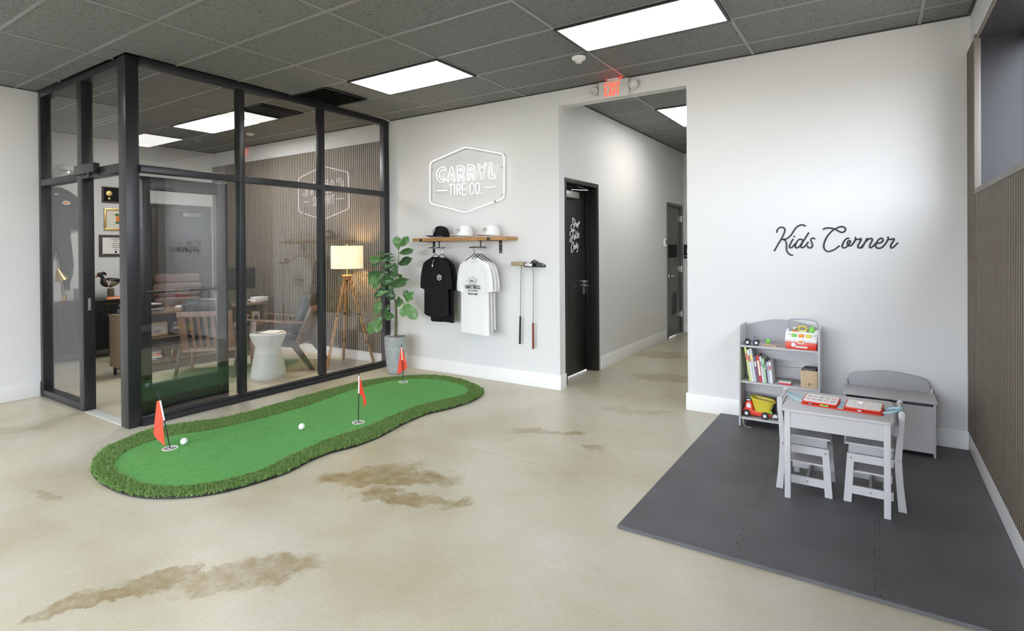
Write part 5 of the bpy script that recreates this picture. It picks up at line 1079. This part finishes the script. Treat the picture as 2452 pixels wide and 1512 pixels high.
for i, (x, y) in enumerate(((-5.76, -1.12), (-5.765, -.975))):
    t = thing('succulent_pot', ['small green succulent in a white rimmed red bowl on the desk', 'small green succulent in a dark bowl beside the planter box'][i], 'plant', (x, y, DT+.0005), 0, 'succulent bowls on the desk')
    MB().lathe([(.035, 0), (.05, .03), (.062, .055), (.066, .066), (.058, .066), (.05, .055)], n=24).build('bowl', M['brownleather'] if i == 0 else M['doorgrey'], t, smooth=50); MB().tube([(.062*math.cos(a_), .062*math.sin(a_), .067) for a_ in [2*PI*k/24 for k in range(24)]], .005, 6, closed=True).build('rim', M['white'], t)
    for k in range(16):
        a_ = rg.uniform(0, 2*PI); L = rg.uniform(.03, .055); e = rg.uniform(.3, 1.2); q = Vector((0, 0, .058)); d_ = Vector((math.cos(a_)*math.cos(e), math.sin(a_)*math.cos(e), math.sin(e)))*L
        MB().tube([q, q+d_*.5, q+d_], [.005, .010, .002], 6).build('succulent_leaf', M['leaf3'] if k % 2 else M['leaf2'], t)
# executive chair
t = thing('executive_chair', 'brown tufted leather executive chair behind the desk', 'chair', (-6.42, -1.10, 0), -.5)
for k in range(5):
    a_ = k*2*PI/5; MB().bar((0, 0, .09), (.30*math.cos(a_), .30*math.sin(a_), .06), .035, .03).build('base_arm', M['steel'], t, bev=.004); MB().ball((.30*math.cos(a_), .30*math.sin(a_), .028), (.028, .028, .028), 10, 6).build('caster', M['rubber'], t)
MB().cyl((0, 0, .08), (0, 0, .42), .03).build('column', M['steel'], t)
def cushion(nm, x0, x1, y0, y1, z0, z1, seams=0, ax='y'):
    mb = MB(); c = Vector(((x0+x1)/2, (y0+y1)/2, (z0+z1)/2)); r_ = ((x1-x0)/2, (y1-y0)/2, (z1-z0)/2)
    def f(u, v):
        a_, th = u*2*PI, (v-.5)*PI; p = .35
        sg = lambda q, e: math.copysign(abs(q)**e, q)
        d = Vector((sg(math.cos(th), p)*sg(math.cos(a_), p), sg(math.cos(th), p)*sg(math.sin(a_), p), sg(math.sin(th), p)))
        if seams: d *= 1-.07*abs(math.cos(d.y*seams*PI/2))**8
        return c+Vector((d.x*r_[0], d.y*r_[1], d.z*r_[2]))
    mb.grid(f, 48, 14, wrap=True); return mb.build(nm, M['brownleather'], t, smooth=80)
cushion('seat_cushion', -.28, .28, -.28, .28, .42, .54, 4)
cushion('back_cushion', -.33, -.18, -.33, .33, .58, .86, 6); cushion('back_cushion', -.35, -.21, -.33, .33, .86, 1.09, 5); cushion('head_cushion', -.36, -.20, -.32, .32, 1.08, 1.22, 8)
MB().box(-.37, -.34, -.26, .26, .45, 1.12).build('back_shell', M['darkwood'], t, bev=.01)
for s in (-1, 1): MB().tube(cr([(-.25, s*.31, .50), (-.22, s*.32, .66), (.0, s*.33, .70), (.20, s*.33, .68), (.22, s*.31, .50)], 5), .018, 8).build('armrest', M['steel'], t)
# ------------------------------------------------------------------ lounge chairs
def lounge(x, y, rz, lab):
    t = thing('lounge_chair', lab, 'armchair', (x, y, 0), rz, 'wooden lounge chairs facing the desk'); hw = .33     # faces local +x
    for s in (-1, 1):
        y0 = s*hw
        MB().prism([(.30, .0), (.345, 0), (.36, .34), (.35, .655), (.27, .645), (.285, .34)], 'xz', y0-.014, y0+.014).build('front_leg', M['teak'], t, bev=.003)
        MB().prism([(-.475, 0), (-.42, 0), (-.18, .30), (.30, .345), (.30, .42), (-.24, .365)], 'xz', y0-.014, y0+.014).build('rear_leg', M['darkwood'], t, bev=.003)
        MB().prism([(-.33, .615), (.05, .635), (.42, .665), (.44, .685), (.05, .66), (-.33, .64)], 'xz', y0-.045, y0+.045).build('armrest', M['teak'], t, bev=.006)
        MB().bar((-.20, s*(hw-.05), .32), (-.42, s*(hw-.05), .82), .03, .05, (0, 1, 0)).build('back_stile', M['teak'], t, bev=.003)
    MB().bar((-.415, -hw+.02, .80), (-.415, hw-.02, .80), .03, .07, (0, 0, 1)).build('top_rail', M['teak'], t, bev=.004)
    MB().bar((-.21, -hw+.02, .33), (-.21, hw-.02, .33), .03, .05, (0, 0, 1)).build('bottom_rail', M['teak'], t)
    for k in range(7): yy = -hw+.09+k*(2*hw-.18)/6; MB().bar((-.215, yy, .33), (-.415, yy, .79), .014, .035, (0, 1, 0)).build('back_slat', M['teak'], t)
    MB().box(-.20, .32, -hw+.016, hw-.016, .345, .375).build('seat_deck', M['darkwood'], t)
    mb = MB()
    def pad(c, r_, rot, nm, seams):
        mb = MB(); R3 = Euler((0, rot, 0)).to_matrix()
        def f(u, v):
            a_, th = u*2*PI, (v-.5)*PI; p = .4; sg = lambda q, e: math.copysign(abs(q)**e, q)
            d = Vector((sg(math.cos(th), p)*sg(math.cos(a_), p), sg(math.cos(th), p)*sg(math.sin(a_), p), sg(math.sin(th), p)))
            return Vector(c)+R3 @ Vector((d.x*r_[0], d.y*r_[1], d.z*r_[2]))
        mb.grid(f, 40, 12, wrap=True); mb.build(nm, M['leather'], t, smooth=80)
    pad((.06, 0, .435), (.29, .285, .058), -.05, 'seat_cushion', 0); pad((-.265, 0, .73), (.065, .285, .27), -.36, 'back_cushion', 0)
    return t
c1 = lounge(-4.13, -.77, PI+.62, 'wooden lounge chair with black leather cushions, nearest the floor lamp')
c2 = dup(c1, (-4.62, -1.52, 0), PI-.72, 'wooden lounge chair with black leather cushions, nearest the doorway')
# stool
t = thing('side_table', 'white hourglass shaped concrete side table by the office glass', 'side table', (-3.71, -1.33, 0))
MB().lathe([(.200, .0), (.205, .012), (.205, .03), (.195, .12), (.172, .25), (.155, .34), (.150, .365), (.152, .39), (.175, .44), (.205, .515), (.212, .535), (.210, .548), (.200, .553)], n=40).build('body', M['conc'], t, smooth=50)
for i, (lab, rz, x) in enumerate((('folded magazine lying on the white side table', .5, .03), ('dark edged magazine on the side table beneath the folded one', .1, -.02))):
    t = thing('magazine', lab, 'magazine', (-3.71+x, -1.33+x, .5535+(.006 if i == 0 else 0)), rz, 'magazines on the side table'); MB().box(-.10, .10, -.13, .13, 0, .005).build('pages', M['paper'], t); MB().box(-.10, .10, -.13, .13, .0051, .0056).build('cover', M['paper'] if i == 0 else M['black'], t)
# ------------------------------------------------------------------ floor lamp
LX, LY = -3.42, -.325
t = thing('floor_lamp', 'lit tripod floor lamp with oak legs and cream drum shade in the office corner', 'floor lamp', (LX, LY, 0))
mb = MB(); mb.grid(lambda u, v: Vector((.213*math.cos(u*2*PI), .213*math.sin(u*2*PI), 1.325+.31*v)), 48, 2, wrap=True); o = mb.build('lamp_shade', M['shade'], t, smooth=60); sm = o.modifiers.new('t', 'SOLIDIFY'); sm.thickness = .002
MB().cyl((0, 0, 1.20), (0, 0, 1.40), .012).cyl((0, 0, 1.60), (0, 0, 1.665), .007).build('stem', M['brass'], t)
mb = MB()
for k in range(3): a_ = k*2*PI/3+.4; mb.bar((0, 0, 1.61), (.212*math.cos(a_), .212*math.sin(a_), 1.625), .004, .004)
mb.build('shade_ring', M['brass'], t)
MB().ball((0, 0, 1.47), (.032, .032, .042), 14, 8).build('bulb', M['bulb'], t)
MB().lathe([(.045, 1.205), (.072, 1.212), (.074, 1.232), (.045, 1.238)], n=24).lathe([(.05, 1.17), (.055, 1.18), (.055, 1.2), (.045, 1.205)], n=24).build('hub', M['oakz'], t, smooth=50)
FEET = [Vector((-3.40, -.70, 0)), Vector((-3.185, -.075, 0)), Vector((-3.70, -.17, 0))]
for f in FEET:
    q = Vector((f.x-LX, f.y-LY, .01)); q0 = q.normalized()*.035; q0.z = 1.18
    lg = MB().bar(q0, q, .034, .024).build('leg', M['oakz'], t, bev=.003)
    for fr in (.40, .73):
        c = q0.lerp(q, fr); MB().bar(c, c+(q-q0).normalized()*.04, .037, .027).build('brass_fitting', M['brass'], lg)
# ------------------------------------------------------------------ credenza, decoy, frames, suit
t = thing('credenza', 'black fluted credenza against the office side wall', 'cabinet', (-7.13, -2.20, 0))
MB().box(-.20, .20, -.60, .60, .83, .862).build('top', M['black'], t, bev=.003); MB().box(-.19, .185, -.59, .59, .13, .8295).build('body', M['black'], t)
for k, (y0, y1) in enumerate(((-.585, -.195), (-.19, .19), (.195, .585))):
    dr = MB().box(.1855, .20, y0, y1, .14, .822).build('door', M['black'], t); n_ = 13
    for i in range(n_): yy = y0+.012+(y1-y0-.024)*(i+.5)/n_; MB().tube([(.2005, yy, .15), (.2005, yy, .812)], .009, 6).build('flute', M['black'], dr)
    MB().box(.2115, .222, (y0+y1)/2-.07, (y0+y1)/2+.07, .795, .803).build('handle', M['brass'], dr)
for x in (-.15, .15):
    for y in (-.52, .52): MB().cyl((x, y, .1295), (x, y, 0), .018, .012).build('leg', M['black'], t)
# wood duck decoy: one carved body
t = thing('duck_decoy', 'mounted wood duck on a log stand on the black credenza', 'duck ornament', (-7.08, -1.735, .8625), 0)
MB().box(-.075, .075, -.07, .08, 0, .02).build('base', M['natural'], t, bev=.004)
MB().lathe([(.040, .0205), (.044, .06), (.042, .12), (.043, .155)], n=16).build('log', mat('grey_bark', (.16, .14, .085), .9, noise=.5, nscale=40, bump=.8, bscale=60), t)
for y in (-.012, .018): MB().cyl((0, y, .155), (0, y, .205), .005).build('foot', M['gold'], t)
mb = MB(); path = [(-.20, .345, .008), (-.175, .348, .014), (-.155, .365, .032), (-.128, .372, .036), (-.11, .345, .028), (-.098, .30, .032), (-.085, .265, .056), (-.05, .250, .070), (.0, .248, .072), (.05, .255, .060), (.10, .262, .040), (.15, .255, .024), (.20, .240, .016), (.225, .232, .010)]
mb.tube(cr([(0, y, z) for y, z, r_ in path], 3), [r_ for r_ in [p.x for p in cr([(r_, 0, 0) for _, _, r_ in path], 3)]], 16); o = mb.mesh('body', M['paper'], smooth=80)
dm, nt, bb = newmat('wood_duck_plumage'); tc = N(nt, 'ShaderNodeTexCoord'); sx_ = N(nt, 'ShaderNodeSeparateXYZ'); nt.links.new(tc.outputs['Object'], sx_.inputs[0])
r1_ = N(nt, 'ShaderNodeValToRGB'); r1_.color_ramp.interpolation = 'CONSTANT'; el = r1_.color_ramp.elements
mr_ = N(nt, 'ShaderNodeMapRange'); sv(mr_, 'From Min', -.2); sv(mr_, 'From Max', .24); nt.links.new(sx_.outputs['Y'], mr_.inputs[0])
stops = [(0, (.5, .2, .05)), (.06, (.012, .02, .02)), (.22, (.012, .02, .02)), (.235, (.09, .03, .02)), (.30, (.09, .03, .02)), (.335, (.7, .7, .68)), (.36, (.22, .19, .13)), (.66, (.30, .27, .20)), (.72, (.02, .02, .025)), (1, (.02, .02, .025))]
while len(el) < len(stops): el.new(.5)
for e, (p, c) in zip(el, stops): e.position = p; e.color = (*c, 1)
nt.links.new(mr_.outputs[0], r1_.inputs[0])
mz = N(nt, 'ShaderNodeMapRange'); sv(mz, 'From Min', .268); sv(mz, 'From Max', .276); nt.links.new(sx_.outputs['Z'], mz.inputs[0]); gy = N(nt, 'ShaderNodeMath', operation='GREATER_THAN'); gy.inputs[1].default_value = -.06; nt.links.new(sx_.outputs['Y'], gy.inputs[0])
mm_ = N(nt, 'ShaderNodeMath', operation='MULTIPLY'); nt.links.new(mz.outputs[0], mm_.inputs[0]); nt.links.new(gy.outputs[0], mm_.inputs[1])
mx_ = N(nt, 'ShaderNodeMix', data_type='RGBA'); nt.links.new(mm_.outputs[0], mx_.inputs[0]); nt.links.new(r1_.outputs[0], mx_.inputs[6]); mx_.inputs[7].default_value = (.015, .018, .02, 1); nt.links.new(mx_.outputs[2], bb.inputs['Base Color'])
o.materials.clear(); o.materials.append(dm); link('body', o, t)
MB().tube([(.001, -.12, .395), (.0, -.09, .40), (0, -.065, .375), (0, -.06, .35)], [.012, .02, .016, .004], 8).build('crest', M['black'], t, smooth=70)
MB().ball((.038, -.148, .382), .006, 8, 6).build('eye', M['white'], t)
MB().tube(cr([(.04, -.12, .36), (.042, -.10, .35), (.038, -.09, .32)], 3), .004, 5).tube(cr([(.062, -.075, .285), (.068, -.065, .255), (.060, -.06, .22)], 3), .006, 5).build('white_markings', M['white'], t)
MB().tube([(.05, -.02, .29), (.055, .06, .285), (.03, .15, .272), (.01, .20, .262)], [.018, .026, .016, .004], 8).tube([(-.05, -.02, .29), (-.055, .06, .285), (-.03, .15, .272), (-.01, .20, .262)], [.018, .026, .016, .004], 8).build('wing', M['leather'], t, smooth=70)
o = None
t = thing('hardback_book', 'orange book lying on the credenza beside the duck', 'book', (-6.965, -1.74, .8625), .05)
MB().box(-.03, .03, -.10, .10, 0, .004).box(-.03, .03, -.10, .10, .034, .038).box(.03, .034, -.10, .10, 0, .038).build('cover', mat('orange_cover', (.78, .20, .04), .45), t); MB().box(-.028, .0295, -.095, .095, .0042, .0338).build('page_block', M['paper'], t); MB().box(.0342, .035, -.07, .07, .013, .025).build('spine_title', M['white'], t)
t = thing('desk_lamp', 'slender brass desk lamp on the credenza', 'lamp', (-7.12, -2.30, .8625))
MB().lathe([(.06, 0), (.062, .012), (.02, .02), (.03, .05), (.018, .07), (.024, .095), (.008, .11)], n=20).build('base', M['brass'], t, smooth=50)
MB().tube(cr([(0, 0, .10), (.0, -.01, .22), (0, -.05, .38), (0, -.075, .45)], 5), .006, 8).build('arm', M['brass'], t); MB().lathe([(.018, .0), (.05, -.09), (.085, -.16)], n=24, m=Matrix.Translation((0, -.075, .47)) @ Matrix.Rotation(.3, 4, 'X')).build('lamp_shade', M['gold'], t, smooth=50)
t = thing('storage_box', 'small grey box standing on the credenza beside the lamp', 'box', (-7.13, -2.06, .8625)); MB().box(-.08, .08, -.10, .10, 0, .16).build('body', mat('grey_box', (.25, .25, .26), .6), t, bev=.004); MB().box(-.083, .083, -.103, .103, .161, .18).build('lid', mat('grey_box_lid', (.30, .30, .31), .6), t, bev=.003)
def wframe(y0, y1, z0, z1, fm, inner, lab, bw=.03):
    t = thing('framed_picture', lab, 'picture frame', (XO, (y0+y1)/2, (z0+z1)/2), 0, 'frames on the office side wall'); a, b = (y1-y0)/2, (z1-z0)/2
    MB().box(.001, .022, -a, a, -b, -b+bw).box(.001, .022, -a, a, b-bw, b).box(.001, .022, -a, -a+bw, -b+bw, b-bw).box(.001, .022, a-bw, a, -b+bw, b-bw).build('frame', fm, t, bev=.002); MB().box(.001, .012, -a+bw, a-bw, -b+bw, b-bw).build('picture', inner, t); return t
f = wframe(-1.731, -1.30, 2.34, 2.59, M['darkwood'], M['blackmatt'], 'dark award plaque with round gold emblem, topmost frame', .018)
MB().lathe([(.045, 0), (.04, .006), (.01, .008)], n=20, m=Matrix.Translation((.012, -.12, .02)) @ Matrix.Rotation(PI/2, 4, 'Y')).ball((.016, -.12, -.06), (.004, .02, .02), 8, 6).build('gold_emblem', M['gold'], f)
for z in (.05, .02, -.03, -.06): MB().box(.0122, .0128, .0, .13, z-.004, z+.004).build('engraved_line', M['doorgrey'], f)
f = wframe(-1.705, -1.36, 1.912, 2.252, M['gold'], mat('cream_card', (.78, .74, .62), .6), 'gold framed picture with an orange and green figure, middle frame', .028)
MB().ball((.0125, .02, .01), (.001, .035, .06), 12, 8).build('printed_shape', M['orange'], f); MB().ball((.0127, .03, -.05), (.001, .06, .02), 12, 8).ball((.0127, .0, .075), (.001, .03, .022), 12, 8).build('printed_shape', mat('deep_green_ink', (.05, .2, .09), .6), f)
f = wframe(-1.776, -1.33, 1.504, 1.84, M['darkwood'], M['paper'], 'brown framed certificate, lowest frame above the duck', .04)
for z, wd in ((.10, .13), (.07, .06), (.03, .11), (.0, .12), (-.03, .10), (-.06, .06)): MB().box(.0122, .0126, -.02-wd/2+.02, .02+wd/2-.02, z-.004, z+.004).build('certificate_line', M['doorgrey'], f)
MB().lathe([(.018, 0), (.018, .001)], n=16, m=Matrix.Translation((.0122, 0, -.10)) @ Matrix.Rotation(PI/2, 4, 'Y')).build('seal', M['print'], f)
# racing suit and helmet on the wall
t = thing('race_suit', 'dark grey race suit hanging on the office side wall', 'overalls', (XO+.002, -2.32, 0))
def patch(nm, pts, x1, m_): return MB().prism(pts, 'yz', .004, x1, None).build(nm, m_, t, bev=.012, seg=3, smooth=60)
patch('suit_body', [(-.06, 2.52), (.06, 2.52), (.16, 2.47), (.30, 2.36), (.33, 2.20), (.30, 2.05), (.33, 1.92), (.22, 1.90), (.17, 1.95), (.165, 1.80), (.185, 1.60), (.20, 1.40), (.19, 1.25), (.15, 1.10), (.155, 1.02), (.09, 1.02), (.08, 1.2), (.03, 1.52), (.0, 1.66), (-.03, 1.52), (-.08, 1.2), (-.09, 1.02), (-.155, 1.02), (-.15, 1.10), (-.19, 1.25), (-.20, 1.4), (-.185, 1.6), (-.165, 1.8), (-.17, 1.95), (-.22, 1.9), (-.33, 1.92), (-.30, 2.05), (-.33, 2.20), (-.30, 2.36), (-.16, 2.47)], .07, M['navy'])
MB().ball((.071, .115, 2.30), (.003, .05, .032), 14, 8).build('chest_patch', M['whitecloth'], t); MB().ball((.0735, .115, 2.30), (.002, .036, .018), 14, 8).build('chest_patch', M['orange'], t); MB().ball((.071, .0, 2.42), (.003, .025, .010), 12, 6).build('collar_patch', M['whitecloth'], t)
MB().bar((.075, .245, 2.37), (.075, .32, 2.30), .004, .05, (1, 0, 0)).bar((.075, .27, 2.24), (.075, .34, 2.20), .004, .03, (1, 0, 0)).build('sleeve_stripe', M['whitecloth'], t)
t = thing('racing_helmet', 'silver white racing helmet above the race suit on the wall', 'helmet', (XO+.16, -2.26, 2.72), .3)
mb = MB(); mb.grid(lambda u, v: Vector((.13*math.cos(u*2*PI)*math.sin(.12+v*2.55), .118*math.sin(u*2*PI)*math.sin(.12+v*2.55), .13*math.cos(.12+v*2.55))), 32, 16, wrap=True); mb.build('shell', M['white'], t, smooth=80)
mb = MB(); mb.grid(lambda u, v: Vector((.136*math.cos((u-.5)*2.2)*math.sin(1.25+v*.6), .123*math.sin((u-.5)*2.2)*math.sin(1.25+v*.6), .13*math.cos(1.25+v*.6))), 14, 6); mb.build('visor', M['silver'], t, smooth=80)
MB().cyl((-.125, 0, 0), (-.157, 0, 0), .03).build('wall_mount', M['steel'], t)
# ------------------------------------------------------------------ hallway wall fittings
t = thing('wall_outlet', 'white power outlet low on the hallway wall', 'outlet', (HX, 3.2, .55)); MB().box(.0005, .007, -.035, .035, -.06, .06).build('plate', M['white'], t, bev=.002)
for z in (-.025, .025): MB().box(.0072, .009, -.017, .017, z-.014, z+.014).build('socket', M['offwhite'], t)
t = thing('thermostat', 'white thermostat on the hallway wall beside the grey door', 'thermostat', (HX, 3.86, 1.66)); MB().box(.0005, .03, -.05, .05, -.07, .07).build('body', M['white'], t, bev=.004); MB().box(.0301, .032, -.03, .03, -.02, .045).build('display', M['black'], t)
t = thing('wall_sign', 'small black room sign with white symbols on the hallway end wall', 'sign', (-.285, HY, 1.50)); MB().box(-.08, .08, -.008, -.0005, -.13, .13).build('plate', M['black'], t, bev=.003)
MB().ball((0, -.009, .06), (.012, .001, .012), 10, 6).box(-.018, .018, -.0095, -.0083, -.03, .045).box(-.05, .05, -.0095, -.0083, -.09, -.075).build('symbols', M['white'], t)
